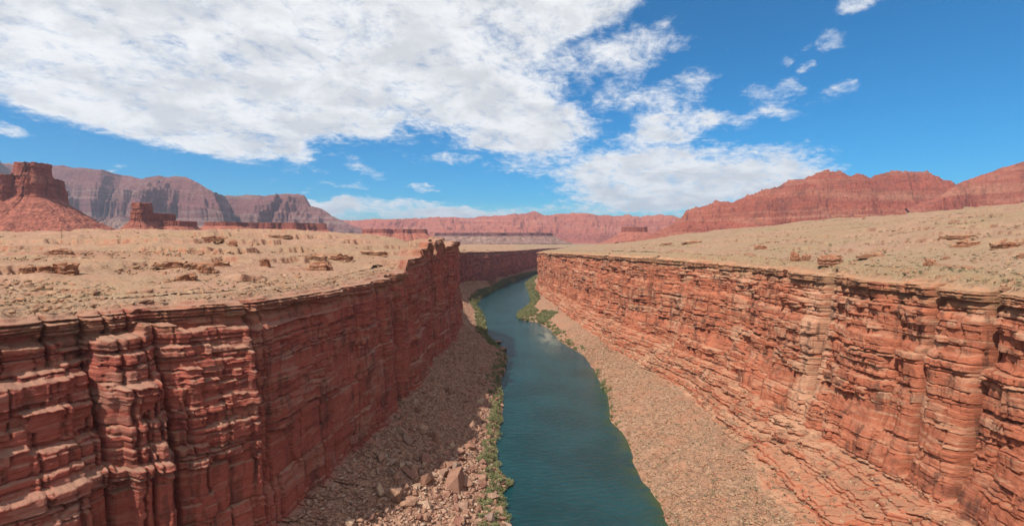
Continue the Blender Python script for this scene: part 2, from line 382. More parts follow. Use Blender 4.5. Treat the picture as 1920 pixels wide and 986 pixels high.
rimL = LS[:, :2]; rimR = RS[:, :2]
POLY = np.vstack([rimL, rimR[::-1]])
def seg_dist(x, y, pl):
    d = np.full(x.shape, 1e18, np.float64)
    for (ax, ay), (bx, by) in zip(pl[:-1], pl[1:]):
        vx, vy = bx-ax, by-ay
        t = np.clip(((x-ax)*vx+(y-ay)*vy)/(vx*vx+vy*vy), 0, 1)
        d = np.minimum(d, (x-ax-t*vx)**2+(y-ay-t*vy)**2)
    return np.sqrt(d)
def inside(x, y):
    c = np.zeros(x.shape, bool); n = len(POLY)
    for i in range(n):
        x0, y0 = POLY[i]; x1, y1 = POLY[(i+1) % n]
        if y0 == y1: continue
        t = ((y0 > y) != (y1 > y)) & (x < (x1-x0)*(y-y0)/(y1-y0)+x0); c ^= t
    return c
def side(x, y):        # +1 right of the river, -1 left
    cx = np.interp(y, LB[:, 1], LB[:, 0])*.5+np.interp(y, RB[:, 1], RB[:, 0])*.5
    return np.where(x > cx, 1, -1)
def G(x, y, cx, cyy, r, a): return a*np.exp(-((x-cx)**2+(y-cyy)**2)/(r*r))
def H(x, y):
    """height of the plateau"""
    x = np.asarray(x, np.float64); y = np.asarray(y, np.float64)
    dl = seg_dist(x, y, rimL); dr = seg_dist(x, y, rimR)
    zl = np.interp(y, LS[:, 1], LS[:, 2]); zr = np.interp(y, RS[:, 1], RS[:, 2])
    far = sst(y, 2000, 3500)
    rl = np.interp(y, [0, 700, 1000, 1600, 2400], [22, 20, 12, 6, 3])
    hl = zl+rl*sst(dl, 0, 250)-(rl+2)*sst(dl, 330, 900)
    hl = hl+G(x, y, -185, 690, 85, 11)+G(x, y, -330, 330, 110, -11)+G(x, y, -420, 330, 120, -5)+G(x, y, -240, 420, 90, 4)
    hl = hl+fbm(x/120, y/120, 4, 3)*4.0*sst(dl, 5, 120)+ridge(x/60+.3*fbm(x/90, y/90, 2, 4), y/60, 3, 5)*2.0*sst(dl, 10, 90)
    sl = np.interp(y, [0, 300, 900, 1250, 1700, 2400], [.20, .19, .155, .095, .04, .01])
    hr = zr+sl*(400*(1-np.exp(-np.maximum(dr, 0)/400)))*1.28
    hr = hr+fbm(x/150, y/150, 4, 8)*6.0*sst(dr, 8, 200)+ridge(x/70, y/70, 3, 9)*2.2*sst(dr, 10, 90)
    wr = sst(np.where(side(x, y) > 0, 1.0, 0.0)+0*x, 0, 1)
    h = np.where(side(x, y) > 0, hr, hl)
    flat = -38+fbm(x/500, y/500, 3, 2)*5
    h = h*(1-far)+flat*far
    fr = sst(np.hypot(x, y), 1200, 2200)
    return h*(1-fr)+np.minimum(h, flat+18*(x > 700))*fr if False else h

# ------------------------------------------------------------------ the two canyon sides
def smooth(a, k):
    if k < 2: return a
    ker = np.hanning(2*k+3)[1:-1]; ker /= ker.sum()
    p = np.pad(a, ((k, k), (0, 0)), mode='edge')
    return np.stack([np.convolve(p[:, i], ker, 'valid') for i in range(a.shape[1])], 1)
def pxof(x, y): return CX+F*x/np.maximum(y, 1)

def wall(name, ST, BK, sgn, mat, seed, rows, opts):
    """one side of the canyon from the plateau edge down to the river bed; sgn = +1 when the river is to the right (+X)"""
    nd = 30000; w = np.linspace(0, len(ST)-1, nd)
    D = np.stack([np.interp(w, np.arange(len(ST)), ST[:, i]) for i in range(10)], 1)
    # smooth over about 18 m
    D = smooth(D, int(nd/len(ST)*.16))
    rim = D[:, :2]; seg = np.hypot(*np.diff(rim, axis=0).T); s = np.concatenate([[0], np.cumsum(seg)])
    r = np.hypot(rim[:, 0], rim[:, 1]); vis = (rim[:, 1] > opts.get('y0', 90)) & (rim[:, 1] < opts.get('y1', 2600))
    ds = np.where(vis, np.maximum(.42, .00155*r), 6.0)
    cum = np.concatenate([[0], np.cumsum(np.diff(s)/ds[1:])]); nc = int(cum[-1])
    wi = np.interp(np.arange(nc), cum, np.arange(nd)); D = np.stack([np.interp(wi, np.arange(nd), D[:, i]) for i in range(10)], 1)
    s = np.interp(wi, np.arange(nd), s)
    R, Fo, To = D[:, 0:3], D[:, 3:6], D[:, 6:9]
    by = D[:, 9]; bx = np.interp(by, BK[:, 1], BK[:, 0]) + 1.8*fbm(s/14, s*0, 4, seed+40)
    B = np.stack([bx, by, np.full(nc, -142.0)], 1)
    mid = smooth((R[:, :2]+Fo[:, :2])/2, 25); tg = np.gradient(mid, axis=0); tg /= np.hypot(tg[:, 0], tg[:, 1])[:, None]
    nrm = np.stack([tg[:, 1], -tg[:, 0]], 1)*sgn         # towards the river
    nrm = smooth(nrm, 20); nrm /= np.hypot(nrm[:, 0], nrm[:, 1])[:, None]
    n_in, n_cl, n_t1, n_t2 = rows
    Zs = s[:, None]
    # plateau edge, 26 m inland to the rim
    din = 26*(np.linspace(1, 0, n_in, endpoint=False)**1.6)[None, :]
    Xi = R[:, 0:1]-nrm[:, 0:1]*din; Yi = R[:, 1:2]-nrm[:, 1:2]*din
    hi = H(Xi, Yi)
    stepn = fbm(Xi/9, Yi/9, 3, seed+21)
    edge = (din+3.0*stepn+9.0*np.maximum(-.3, fbm(Zs/21, din/30, 3, seed+19)))
    q = np.clip(edge/13, 0, 1)*3.2+.45*fbm(Xi/14, Yi/14, 3, seed+18); qk = np.floor(q); qf = q-qk
    terr = (qk+sst(qf, .55, .95))/3.2
    Zi = hi-3.4*(1-np.clip(terr, -.1, 1))+(.35*fbm(Xi/2.2, Yi/2.2, 3, seed+22)+.9*np.maximum(0, fbm(Xi/4.5, Yi/3.5, 3, seed+17)-.12))*sst(din, 0, 3)-.9*sst(din, 19, 26)
    for (p0, p1, th_, dep_) in opts.get('towers', []):
        pr_ = pxof(R[:, 0], R[:, 1])[:, None]; ok = (R[:, 1:2] > 90) & (R[:, 1:2] < 720)
        hh_ = th_*(.93+.10*h2(np.floor(Zs/4.5+fbm(Xi/9, Yi/9, 2, seed+5)), np.floor(din/5.)+0*Zs, seed+6))
        m_ = sst(pr_+.5*fbm(Zs/5, din/5, 2, seed+7), p0, p0+.5)*(1-sst(pr_+.5*fbm(Zs/5, din/5, 2, seed+8), p1-.5, p1))*(1-sst(din+2*fbm(Zs/6, din/6, 2, seed+9), dep_, dep_+.9))*ok
        Zi = Zi*(1-m_)+np.maximum(Zi, hi+hh_)*m_
    # cliff
    t = np.linspace(0, 1, n_cl)[None, :]
    ztop = Zi[:, -1:]*1.0; zc = ztop+(Fo[:, 2:3]-ztop)*t
    prof = opts['prof'](pxof(R[:, 0], R[:, 1])[:, None], t, Zs, zc)
    lat = np.hypot(Fo[:, 0]-R[:, 0], Fo[:, 1]-R[:, 1])[:, None]
    Xc = R[:, 0:1]+(Fo[:, 0:1]-R[:, 0:1])*prof; Yc = R[:, 1:2]+(Fo[:, 1:2]-R[:, 1:2])*prof
    # ledgy lower slope, then gravel and bank
    t1 = np.linspace(0, 1, n_t1+1)[None, 1:]; t2 = np.linspace(0, 1, n_t2+1)[None, 1:]
    def lerp(A, Bb, tt): return [A[:, k:k+1]+(Bb[:, k:k+1]-A[:, k:k+1])*tt for k in range(3)]
    X1, Y1, Z1 = lerp(Fo, To, t1)
    X2, Y2, Z2 = lerp(To, B, t2)
    bankh = opts['bank']; Z2 = Z2+bankh*np.minimum(1, (1-t2)*8)*(1-(1-t2)**6)
    X3 = B[:, 0:1]+nrm[:, 0:1]*np.array([[3., 9., 20.]]); Y3 = B[:, 1:2]+nrm[:, 1:2]*np.array([[3., 9., 20.]]); Z3 = np.full((nc, 3), 0)+np.array([[-144.5, -149, -152.]])
    X = np.hstack([Xi, Xc, X1, X2, X3]); Y = np.hstack([Yi, Yc, Y1, Y2, Y3]); Z = np.hstack([Zi, zc, Z1, Z2, Z3])
    nr = X.shape[1]; seg_id = np.concatenate([np.zeros(n_in), np.ones(n_cl), np.full(n_t1, 2), np.full(n_t2, 3), np.full(3, 4)])
    # relief
    Zf = np.where(seg_id[None, :] == 0, ztop, Z); SS = np.broadcast_to(Zs, X.shape)+0*X
    px = pxof(R[:, 0], R[:, 1])
    bm = opts['bedmask'](px[:, None], SS, Zf)
    butt = opts['buttress'](px[:, None], SS, Zf)
    rs = opts['rs']; RL, tn, thin = relief(SS/rs, (Zf+20)/rs, bm, seed); RL = RL*rs**.6
    hz = ztop-Zf; capz = 4.5+2.0*fbm(SS/40, SS*0, 2, seed+81)+1.5*(h2(np.floor(SS/13), SS*0, seed+82)-.5)
    cap_ = opts['capp']*((1-sst(hz, capz-.4, capz))*1.3-1.5*sst(hz, capz, capz+.3)*(1-sst(hz, capz+1.2, capz+2.6)))
    cb, _ = blocks(SS, Zf, 1.15, 5.5, seed+84, .5, .10); cb2, _ = blocks(SS, Zf, 3.0, 9, seed+85, .5, .06)
    cap_ = cap_+(2.6*(cb-.5)+2.6*(cb2-.5))*(1-sst(hz, capz, capz+1))*(seg_id > 0)[None, :]
    disp = butt+RL*opts['rel']+cap_+opts.get('farb', 0)*(fbm(SS/85, Zf/400, 4, seed+83)-.1)*sst(R[:, 1:2], 700, 1150)
    # large niches where slabs have fallen away
    ni = blocks(SS, Zf, 22, 19, seed+17, 0, .05)[1]; disp = disp-1.8*(ni > .66)*(1-bm*.5)
    for (cpx, z0, z1, wd, dep) in opts['cracks']:
        i0 = np.argmin(np.where((R[:, 1] > 90), np.abs(px-cpx), 1e9)); s0 = s[i0]
        wob = 1.3*fbm(Zf/14, Zf*0+cpx, 3, seed+30)
        g = np.exp(-(np.abs(SS-s0-wob)/(wd*.75))**3)*sst(Zf, z0-3, z0)*(1-sst(Zf, z1, z1+3)); disp = disp-dep*1.3*g-1.2*np.exp(-((SS-s0-wob)/(wd*2.6))**2)*sst(Zf, z0-3, z0)*(1-sst(Zf, z1, z1+3))
    pale = 0*SS
    for (cpx, wd_, am_) in opts.get('pale', []):
        s0 = s[np.argmin(np.where((R[:, 1] > 90), np.abs(px-cpx), 1e9))]; pale = pale+am_*np.exp(-((SS-s0)/wd_)**2)
    wgt = np.concatenate([np.exp(-din[0]/5.0), np.ones(n_cl), np.linspace(1, opts['toew'], n_t1), np.zeros(n_t2+3)])[None, :]
    # fade where plan normals can no longer be trusted (talus)
    dw = disp*wgt
    X = X+nrm[:, 0:1]*dw; Y = Y+nrm[:, 1:2]*dw
    # ledges across the lower slope
    low = np.concatenate([np.zeros(n_in), np.zeros(n_cl), np.sin(np.linspace(0.35, 3.14, n_t1))**.7, np.zeros(n_t2+3)])[None, :]
    if opts['ledge'] > 0:
        zq = Z/opts['lth']+.9*fbm(SS/45, Z/9, 3, seed+50); k = np.floor(zq); f = zq-k
        lay = h2(k, k*0+2, seed+51)
        st = (sst(f, .50-.3*lay, .96)-f)*opts['lth']*opts['ledge']*(.5+.9*v2(SS/18, k*3.3, seed+53))
        Z = Z+st*low
        bb, _ = blocks(SS, Z, 2.2, 6, seed+55, .4, .08); b4, _ = blocks(SS, Z, 5.0, 11, seed+56, .5, .07); bb = bb*3.2+b4*4.0-1.5; X = X+nrm[:, 0:1]*bb*low; Y = Y+nrm[:, 1:2]*bb*low; Z = Z+.28*bb*low
    tal = np.concatenate([np.zeros(n_in+n_cl), sst(np.linspace(0, 1, n_t1), 0, .4)*opts['t1r'], np.minimum(1, np.linspace(1, 0, n_t2)*10)*opts['t2r'], np.zeros(3)])[None, :]
    Z = Z+tal*(1.8*fbm(X/16, Y/16, 3, seed+60)+opts['rub']*ridge(X/5.5, Y/5.5, 3, seed+61, .65)-.6+opts['rub']*.9*np.maximum(0, fbm(X/2.6, Y/2.6, 2, seed+62)))
    # bank irregularity
    grav = np.concatenate([sst(din[0], 1.5, 7), np.zeros(n_cl), opts['g1'](np.linspace(0, 1, n_t1)), np.ones(n_t2+3)])[None, :]+0*X
    if opts.get('gfn'): grav = np.clip(grav+opts['gfn'](X, Y, Z, SS), 0, 1)
    tone = .15+.7*tn-opts.get('fshade', 0)*sst(R[:, 1:2], 850, 1250)+.22*(fbm(SS/30, Zf/4, 3, seed+70))+pale*(.35+.9*h2(np.floor(Zf/2.3+fbm(SS/9, Zf/9, 2, seed)), SS*0, seed+71))  # shade of the far wall is put into the tone as darker rock colour
    cap = np.concatenate([np.ones(n_in), 1-sst(np.linspace(0, 1, n_cl), .06, .12), np.zeros(n_t1+n_t2+3)])[None, :]+0*X
    V = np.stack([X, Y, Z], -1).reshape(-1, 3)
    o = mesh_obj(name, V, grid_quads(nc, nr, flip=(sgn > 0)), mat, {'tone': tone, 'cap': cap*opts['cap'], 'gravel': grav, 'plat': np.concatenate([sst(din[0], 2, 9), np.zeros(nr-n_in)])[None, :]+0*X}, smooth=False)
    tag(o, opts['label'], 'cliff', kind='structure')
    return o, dict(X=X, Y=Y, Z=Z, seg=seg_id, s=s, nrm=nrm, n=rows, R=R, px=px)

def prof_left(px, t, s, z):
    # wide broken terraces near the camera, an almost plumb face further on
    near = 1-sst(px, 430, 470)
    sw = s+1.2*fbm(s/3., z/7., 3, 88); j = np.floor(sw/27.); j2 = np.floor(sw/10.)
    a = .04*t; tt = t+.006*fbm(s/1.7, z/2., 3, 90)
    for i, (t0, am) in enumerate([(.085, .22), (.15, .10), (.21, .16), (.29, .14), (.38, .12), (.50, .10), (.62, .08), (.74, .05)]):
        o1 = t0+.06*(h2(j, j*0+i, 91)-.5)+.05*(h2(j2, j2*0+i, 97)-.5)*(h2(j, j2*0+i, 98) > .4)
        a = a+am*(.15+1.2*h2(j, j*0+i, 93)+.5*h2(j2, j2*0+i, 94))*sst(tt, o1, o1+.007)
    a = np.minimum(a, 1.05)+0*t
    a = a*(1-sst(t, .8, 1))+sst(t, .8, 1)
    b = t*.8+.2*sst(t, .10, .13)
    return a*near+b*(1-near)
def prof_right(px, t, s, z):
    wob = .03*fbm(s/22, s*0, 3, 95); tt = t+wob
    return .55*t**1.3+.10*sst(tt, .11, .14)+.10*sst(tt, .30, .33)+.25*sst(tt, .70, .95)
def bed_left(px, s, z):
    m = fbm(s/26, z/16, 3, 100)
    near = 1-sst(px, 430, 470); midf = sst(px, 690, 760)
    return np.clip(.22+.58*near+.35*midf+.55*sst(m, -.15, .25), 0, 1)
def bed_right(px, s, z):
    m = fbm(s/24, z/20, 3, 104)
    return np.clip(.38+.75*sst(m, -.2, .2)-.5*sst(fbm(s/15, z/24, 2, 105), .30, .45), .05, 1)
def butt_left(px, s, z):
    b = 4.2*fbm(s/46, z/240, 3, 110)+2.4*fbm(s/15, z/90, 2, 111)*(.35+1.6*sst(px, 620, 700))
    xs = np.array([0, 60, 100, 140, 150, 240, 262, 330, 440, 452, 500, 640, 650, 700, 720, 733, 742, 785, 792, 804, 818, 850, 1900]); ys = np.array([3, 3, 2.5, 2, 0, 1.5, -1.5, 0, 3.0, -1.0, 0, 0, 2.5, 2.5, 2.5, -2, 3.5, 4, 6, 0, 6, 7, 0])
    return b*.75+np.interp(px, xs, ys)
def butt_right(px, s, z):
    b = 4.0*fbm(s/38, z/260, 3, 120)+1.8*fbm(s/12, z/80, 2, 121)
    xs = np.array([900, 1010, 1100, 1112, 1180, 1192, 1225, 1232, 1290, 1300, 1400, 1480, 1490, 1552, 1558, 1640, 1760, 1764, 1855, 1862, 1960]); ys = np.array([0, 0, -2, 3.0, 2, 4, 4.5, 1, 1, 3, 0, 0, 4, 3.5, 0, 2, 3, 1, 2.5, 0, 2])
    return b*1.3+1.2*fbm(s/6., z/50, 2, 122)+np.interp(px, xs, ys)
OL = dict(y0=95, y1=2500, prof=prof_left, bank=.8, th=(8.5, 2.5, .95), bw=(20, 6.5, 3.4), bedmask=bed_left, buttress=butt_left, col=1.3, amp=(2.8, 1.6, .7),
     cracks=[(140, -110, -40, .7, 4), (212, -104, -55, .5, 3), (268, -110, -30, .7, 4), (80, -36, -20, .5, 4), (150, -36, -20, .5, 4), (240, -60, -22, .6, 3), (462, -100, -24, .8, 4), (655, -108, -24, .5, 3), (735, -108, -20, 1.4, 7), (806, -108, -8, 1.6, 9), (828, -108, -10, 1.2, 5)],
     toew=.2, ledge=0, lth=3, t1r=1, t2r=1, rub=1.5, g1=lambda t: sst(t, 0, .12), towers=[(758, 806, 5, 18), (781, 805, 11, 14), (789, 804, 16.5, 11), (806, 824, 6, 16), (808, 822, 14.5, 9), (825, 858, 5.5, 20), (832, 852, 7, 13)], cap=.6, farb=22, fshade=.33, capp=.7, rel=.95, rs=1.1, label='shaded red sandstone cliff on the left bank above a rubble slope')
OR = dict(y0=130, y1=1420, prof=prof_right, bank=2.6, th=(9.5, 2.7, 1.0), bw=(18, 6.5, 3.4), bedmask=bed_right, buttress=butt_right, col=1.6, amp=(3.0, 2.2, 1.0),
     cracks=[(1555, -98, -14, 2.0, 12), (1228, -100, -20, 3.0, 14), (1168, -100, -45, 2.8, 11), (1345, -100, -22, 1.5, 7), (1404, -60, -22, 1.2, 7), (1763, -110, -20, 1.5, 9), (1860, -110, -20, 1.7, 10), (1705, -95, -40, 1.0, 5), (1290, -80, -22, .7, 4), (1112, -100, -30, 2.0, 6), (1480, -95, -26, 1.0, 5), (1640, -44, -30, 1.2, 3)],
     pale=[(1545, 6, .55), (1562, 3, .6), (1290, 9, .35), (1400, 10, .3)], toew=.8, ledge=1.35, lth=3.9, t1r=.35, t2r=.9, rub=.6, g1=lambda t: sst(t, .88, 1.0), cap=1.0, capp=1.2, rel=1.2, rs=1.45, label='sunlit layered red sandstone cliff on the right bank above ledges',
     gfn=lambda X, Y, Z, s: -.0*X)
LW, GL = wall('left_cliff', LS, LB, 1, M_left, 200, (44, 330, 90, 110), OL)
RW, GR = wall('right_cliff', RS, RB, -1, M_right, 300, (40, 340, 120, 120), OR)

# ------------------------------------------------------------------ plateau and plain: one sheet to the horizon
def plateau():
    na = 1250; ph = np.radians(np.linspace(-72, 72, na))[:, None]
    rr = np.concatenate([np.geomspace(70, 2600, 470), np.geomspace(2650, 70000, 70)])[None, :]
    X = rr*np.sin(ph); Y = rr*np.cos(ph)-20
    Z = H(X, Y); sp = sst(rr, 100, 400)
    # shelves of hard rock standing out of the slopes
    Z = Z+(2.6*(ridge(X/34+.5*fbm(X/60, Y/60, 2, 41), Y/34, 3, 42, .55)-.35)+1.1*(ridge(X/14, Y/14, 3, 43)-.35))*sst(np.minimum(seg_dist(X, Y, rimL), seg_dist(X, Y, rimR)), 22, 90)*(1+.9*sst(rr, 1300, 1900))*(rr < 4200)
    lev = Z+2.5*fbm(X/80, Y/80, 3, 31); q = lev/5.5; k = np.floor(q); f = q-k
    m = sst(fbm(X/55, Y/55, 3, 33), -.05, .2)*(1+.8*sst(rr, 1300, 1900))*(rr < 4200)*np.where(side(X, Y) > 0, .5, 1.0)
    Z = Z+m*(sst(f, .46, .54)-f)*4.6*(.5+v2(X/9, Y/9, 44))
    Z = Z+(.45*fbm(X/7, Y/7, 3, 35)+.5*np.maximum(0, fbm(X/3.4, Y/3.4, 2, 36)))*(rr < 1500)
    dist = np.minimum(seg_dist(X, Y, rimL), seg_dist(X, Y, rimR))
    keep = (~inside(X, Y)) & (dist > 15)
    red = sst(rr+200*fbm(X/300, Y/300, 3, 38), 900, 1300)*(X < -.40*Y)+sst(rr, 3600, 4600)*(X >= -.40*Y)
    red = np.clip(red+.8*G(X, Y, -300, 260, 70, 1.0)*sst(fbm(X/25, Y/25, 3, 39), -.2, .3), 0, 1)
    nr = rr.shape[1]; q = grid_quads(na, nr, flip=True); kf = keep.ravel()[q].all(1); q = q[kf]
    used = np.zeros(na*nr, bool); used[q.ravel()] = True; idx = np.cumsum(used)-1
    V = np.stack([X, Y, Z], -1).reshape(-1, 3)[used]
    o = mesh_obj('ground', V, idx[q], M_ground, {'red': red.ravel()[used]})
    tag(o, 'tan stony desert plateau with low hills on both sides of the canyon', 'ground', kind='structure')
plateau()

# ------------------------------------------------------------------ river
def river():
    ys = np.concatenate([np.linspace(-160, 2600, 500)]); lx = np.interp(ys, LB[:, 1], LB[:, 0])-14; rx = np.interp(ys, RB[:, 1], RB[:, 0])+14
    lx = np.where(ys > 2350, lx+0, lx); u = np.linspace(0, 1, 40)[None, :]
    X = lx[:, None]*(1-u)+rx[:, None]*u; Y = ys[:, None]+0*u; Z = np.full(X.shape, -142.0)
    m, n, b = principled('river_water')
    p = n.pos()
    b.inputs['Roughness'].default_value = .10; b.inputs['Specular IOR Level'].default_value = .5; b.inputs['IOR'].default_value = 1.33
    deep = n.mix(n.ss(n.noise(p, .02, 4, .6), .35, .65), c4(.003, .032, .036), c4(.004, .046, .052))
    e = n.attr('edge'); sh = n.attr('shoal')
    col = n.mix(n.m('MULTIPLY', e, n.ss(n.noise(p, .09, 4, .6), .30, .6)), deep, c4(.030, .052, .012))
    col = n.mix(n.m('MULTIPLY', sh, n.ss(n.noise(n.v('MULTIPLY', p, (.09, .03, .1)), 1, 4, .6), .3, .6)), col, c4(.20, .20, .15))
    n.l.new(col, b.inputs['Base Color'])
    wv = n.v('MULTIPLY', p, (.16, .34, 1)); h = n.m('ADD', n.noise(wv, 1.0, 5, .62, .6), n.m('MULTIPLY', n.noise(p, .7, 3, .5), .35))
    n.l.new(n.bump(h, .6, 2.6), b.inputs['Normal'])
    yy = Y; rb = np.interp(yy, RB[:, 1], RB[:, 0]); edge = np.exp(-np.maximum(0, rb-X)/6.0)*(yy < 560)
    shoal = G(X, Y, 48, 740, 1, 0)+np.exp(-(((X-52-.0*(Y-740))/13)**2+((Y-745)/75)**2))
    o = mesh_obj('river', np.stack([X, Y, Z], -1).reshape(-1, 3), grid_quads(len(ys), 40, flip=True), m, {'edge': edge, 'shoal': shoal})
    tag(o, 'blue green river winding through the canyon', 'river', kind='structure')
    # canyon continues out of sight: water towards the right beyond the bend
river()

# ------------------------------------------------------------------ mountains and mesas far off
def mountain(name, sky_pts, L, zb, prof, mat, seed, gw, gdepth, label, nr=200, jag=4.0, toe_grav=.55, nc=620, lean=(0, -1), mirrored=False, steps=26):
    a = np.array(sky_pts, float); u = np.linspace(0, 1, nc)
    cum = np.concatenate([[0], np.cumsum(np.abs(np.diff(a[:, 0])))]); cum /= cum[-1]
    px = np.interp(u, cum, a[:, 0]); py = np.interp(u, cum, a[:, 1]); Yd = np.interp(u, cum, a[:, 2])
    Z0 = (HY-py)/F*Yd; X0 = (px-CX)/F*Yd
    s = np.concatenate([[0], np.cumsum(np.hypot(np.diff(X0), np.diff(Yd)))])
    Z0 = Z0+jag*fbm(s/(gw*.35), s*0, 4, seed+1)*1.0+jag*.9*np.abs(fbm(s/(gw*.07), s*0, 4, seed+41))*(fbm(s/(gw*.8), s*0, 2, seed+42) > -.1)
    Xs, Ys = X0, Yd
    tg = np.stack([np.gradient(Xs), np.gradient(Ys)], 1); tg = smooth(tg, 40); tg /= np.hypot(tg[:, 0], tg[:, 1])[:, None]
    nn = np.stack([tg[:, 1], -tg[:, 0]], 1)
    nn = nn*np.sign(-(nn[:, 0]*Xs+nn[:, 1]*Ys))[:, None]
    rd = -np.stack([Xs, Ys], 1)/np.hypot(Xs, Ys)[:, None]; nn = .35*nn+.65*rd; nn /= np.hypot(nn[:, 0], nn[:, 1])[:, None]
    t = np.linspace(0, 1, nr)[None, :]**1.15; back = np.array([[-.6, -.3, -.1, -.03]])
    T = np.hstack([back, t]); TT = np.maximum(T, 0)+0*s[:, None]
    SS = s[:, None]+0*T
    g = ridge(SS/gw+.35*fbm(SS/gw/2, TT*2, 2, seed+2), TT*.7, 4, seed+3, .55)
    g2 = fbm(SS/gw*5, TT*9, 5, seed+4, .62)
    g3 = ridge(SS/gw*3.7+fbm(SS/gw, TT*5, 2, seed+21), TT*2.2, 4, seed+20, .6)
    g4 = ridge(SS/gw*8.5+fbm(SS/gw*2, TT*9, 2, seed+23), TT*4, 3, seed+24, .6)
    sh = (g-.35)*gdepth+.11*(g3-.3)+(.09 if toe_grav < 1 else .06)*(g4-.3)+.05*g2
    tt = np.clip(TT+sh*np.sin(np.clip(TT, 0, 1)*math.pi)**.7*np.minimum(1, TT*11), 0, 1)
    pr = np.interp(tt, prof[0], prof[1])
    q = pr*steps+.5*fbm(SS/gw, TT*2, 3, seed+5)+1.2*v2(pr*steps*.4, pr*0, seed); k = np.floor(q); f = q-k; am = .75*sst(h2(k, k*0, seed+6)+.5*fbm(SS/gw*1.3, k*3.1, 2, seed+12), .25, .9)
    pr = pr+(sst(f, .5, .75)-f)/steps*am*1.6
    Z = zb+(Z0[:, None]-zb)*pr
    Z = np.where(T < 0, Z-(Z-zb)*np.clip((-T-.03)/.5, 0, 1), Z)+(TT > 0)*1.3*jag*fbm(SS/(gw*.12), TT*34, 4, seed+8, .6)*(1-TT*.6)
    X = Xs[:, None]+nn[:, 0:1]*L*T; Y = Ys[:, None]+nn[:, 1:2]*L*T
    flip = False
    nrr = X.shape[1]
    gr = sst(tt+.03*g2, toe_grav, toe_grav+.05)
    tone = .5+.35*fbm(SS/gw, Z/60., 3, seed+9)
    o = mesh_obj(name, np.stack([X, Y, Z], -1).reshape(-1, 3), grid_quads(nc, nrr), mat, {'tone': tone, 'cap': 0*X, 'gravel': gr}, smooth=False)
    tag(o, label, 'mountain', kind='structure'); return o

PV = ([0, .015, .06, .10, .14, .18, .22, .33, .45, .62, .8, 1], [1, .98, .80, .77, .60, .57, .36, .29, .21, .12, .05, 0])
PR = ([0, .08, .2, .35, .5, .7, .85, 1], [1, .86, .66, .48, .33, .17, .07, 0])
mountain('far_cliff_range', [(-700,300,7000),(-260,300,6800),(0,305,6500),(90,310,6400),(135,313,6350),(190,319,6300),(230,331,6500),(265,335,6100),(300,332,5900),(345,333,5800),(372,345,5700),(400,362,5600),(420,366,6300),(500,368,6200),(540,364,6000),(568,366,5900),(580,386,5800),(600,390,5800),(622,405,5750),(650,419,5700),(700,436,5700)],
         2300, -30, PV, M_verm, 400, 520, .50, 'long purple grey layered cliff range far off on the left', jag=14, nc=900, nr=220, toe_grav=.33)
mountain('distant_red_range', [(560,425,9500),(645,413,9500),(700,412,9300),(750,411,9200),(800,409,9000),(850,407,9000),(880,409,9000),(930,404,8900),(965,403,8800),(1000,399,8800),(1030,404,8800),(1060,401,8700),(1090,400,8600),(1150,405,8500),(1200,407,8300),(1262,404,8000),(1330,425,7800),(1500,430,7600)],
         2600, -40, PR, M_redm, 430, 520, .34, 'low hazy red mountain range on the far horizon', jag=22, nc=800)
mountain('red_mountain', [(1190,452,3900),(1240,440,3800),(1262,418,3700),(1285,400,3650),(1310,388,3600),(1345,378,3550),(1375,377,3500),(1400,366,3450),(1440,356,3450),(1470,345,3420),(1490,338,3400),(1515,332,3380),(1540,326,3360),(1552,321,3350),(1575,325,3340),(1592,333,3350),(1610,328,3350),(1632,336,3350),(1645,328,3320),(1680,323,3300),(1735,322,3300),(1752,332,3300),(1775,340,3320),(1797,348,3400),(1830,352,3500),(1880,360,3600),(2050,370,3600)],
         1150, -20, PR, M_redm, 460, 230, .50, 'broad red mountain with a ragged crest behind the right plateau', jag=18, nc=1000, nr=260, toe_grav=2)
mountain('rounded_red_mountain', [(1700,390,3000),(1760,370,3000),(1795,346,3000),(1820,335,2950),(1850,325,2900),(1880,314,2850),(1920,303,2800),(2020,285,2700),(2200,280,2600),(2500,300,2500)],
         950, 0, PR, M_redm, 480, 240, .42, 'rounded red mountain at the right end of the ridge', jag=7, nc=500, toe_grav=2)

